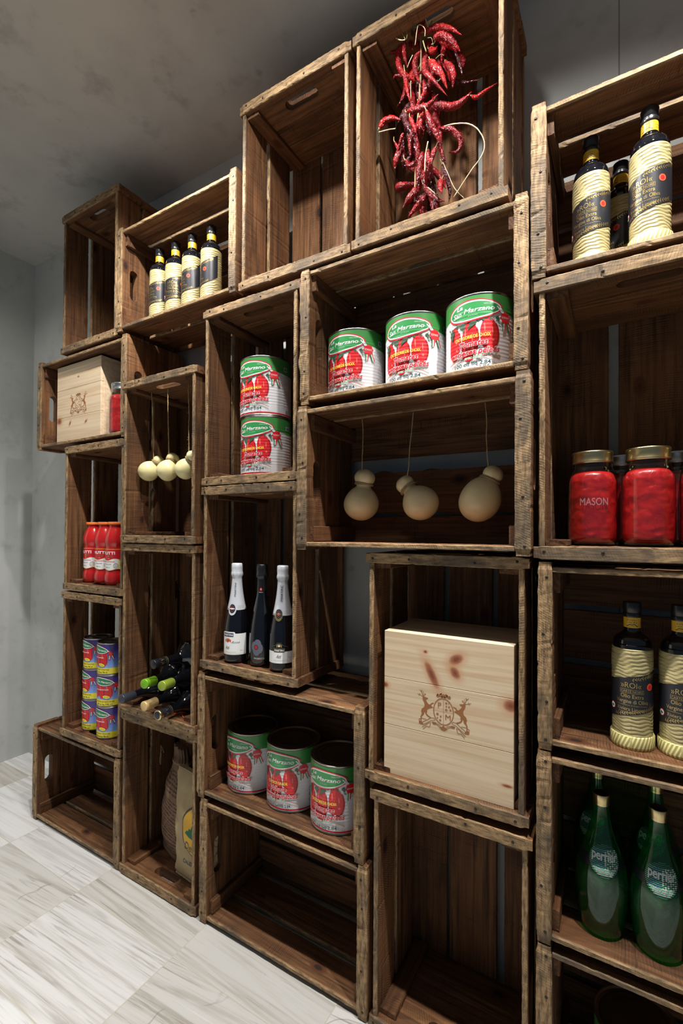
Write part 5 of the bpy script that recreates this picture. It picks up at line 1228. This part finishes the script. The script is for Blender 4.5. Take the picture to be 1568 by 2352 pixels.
jr, jf = sack('jute_sack', 0.200, 0.352, 0.085, JUTE, 0.006, False, (-1.176, 0.070, 0.040), R(-6), 'pale woven jute sack with yellow and green emblem, half behind the crate post')
d = Decal([BLACKI, plain('sack_yellow_print', srgb(206, 160, 52), 0.8), plain('sack_green_print', srgb(28, 96, 66), 0.8)])
d.ell(0.044, 0.185, 0.0700, 0.0850, 0, 1, 0.35, 44, -0.10); d.ell(0.044, 0.185, 0.0640, 0.0790, 1, 2, 0.35, 44, -0.10)
d.poly([(x_+0.030, y_+0.010) for x_, y_ in ((-0.040, 0.170), (-0.030, 0.182), (-0.024, 0.180), (-0.018, 0.192), (-0.010, 0.190), (0.000, 0.212), (0.010, 0.236), (0.022, 0.214), (0.040, 0.196), (0.062, 0.172), (0.040, 0.164), (0.010, 0.160), (-0.020, 0.163))], 2, 3)
d.text('Del', 0.012, 0.130, 0.048, 0.028, 0, 4, 0.45, 0.012); d.text('CALIDAD EXTRA', 0.034, 0.078, 0.116, 0.0125, 0, 1, 0, 0.022); d.text('CAFE', 0.068, 0.290, 0.050, 0.016, 0, 1, 0, 0.03)
d.build('print', jf, jr, step=0.005, ystep=0.006)
vs, fs = [], []; rg = random.Random(6)
for k in range(60):
    x = -0.095+0.19*k/59; p = jf(x*0.9, 0.351, 0.0); q = jf(x*0.98, 0.002, 0.0)
    tube(vs, fs, [p, (p[0]+rg.uniform(-0.002, 0.002), p[1]-0.002, p[2]+0.004)], 0.0007, 3, None, 0, 1)
    tube(vs, fs, [q, (q[0]+rg.uniform(-0.002, 0.002), q[1]-0.003, q[2]-0.003)], 0.0007, 3, None, 0, 1)
link('frayed_hem', mesh_from('frayed_hem', vs, fs), jr, [STRAW])
cr, cf = sack('drawstring_sack', 0.190, 0.375, 0.110, CLOTH, 0.028, True, (-1.352, 0.148, 0.036), R(-16), 'brown cloth drawstring sack printed with lines of small text, behind the jute sack')
DARKTX = plain('sack_dark_print', srgb(62, 44, 46), 0.8)
d = Decal([DARKTX, NAVY, plain('sack_red_print', srgb(140, 44, 52), 0.8), WHT]); 
lines = ['Chaque sac de pommes de terre', 'est plein de saveur et bon', 'Each sack of our potatoes', 'is grown by the family and', 'offers a unique taste that', 'you will enjoy', '', 'Plus de pommes de terre', 'dans une belle vallee,', 'quel pays de rivieres', 'et de vents de la mer', 'pousse belle, sous le', 'soleil les vieilles et', 'on sait peu du potager', 'il est par son comble', 'l hiver, au Nord du', 'Large Resort que', 'une couleur plus rosee', 'vous trouverez ici']
y = 0.292
for k, s_ in enumerate(lines):
    if s_: d.text(s_, 0.0, y, 0.165 if y < 0.22 else 0.135, 0.0062, 0, 1, 0, 0.008, -0.04)
    y -= 0.0118
d.stroke([(-0.080+0.16*k/12, 0.0690-0.004*math.sin(k*0.25)) for k in range(13)], 0.0018, 1, 1)
d.text('grand Bridge Potato Co.', 0.002, 0.052, 0.150, 0.0085, 0, 1, 0, 0.012); d.text('20 Allenright C', 0.002, 0.040, 0.105, 0.0075, 0, 1, 0, 0.012); d.text('Waterside Canada', 0.002, 0.028, 0.125, 0.0075, 0, 1, 0, 0.012)
d.poly([(-0.092, 0.025), (-0.062, 0.022), (-0.064, 0.050), (-0.074, 0.052), (-0.078, 0.068), (-0.092, 0.060)], 2, 2); d.text('RED', -0.077, 0.034, 0.018, 0.008, 3, 3)
d.build('print', cf, cr, step=0.005, ystep=0.006)
link('drawstring', tube_mesh('drawstring', [(-0.045, -0.040, 0.345), (-0.070, -0.040, 0.362), (-0.098, -0.030, 0.345), (-0.104, -0.026, 0.310), (-0.098, -0.030, 0.280), (-0.090, -0.036, 0.300), (-0.082, -0.036, 0.335), (-0.060, -0.044, 0.352)], 0.0013, 5), cr, [TWINE])
vs, fs = [], []
for j in range(2):
    tube(vs, fs, [(0.022+0.046*math.cos(2*PI*k/16), 0.030*math.sin(2*PI*k/16), 0.328+0.004*j) for k in range(17)], 0.0016, 5, None, 0, 3)
link('tie', mesh_from('tie', vs, fs), cr, [TWINE])
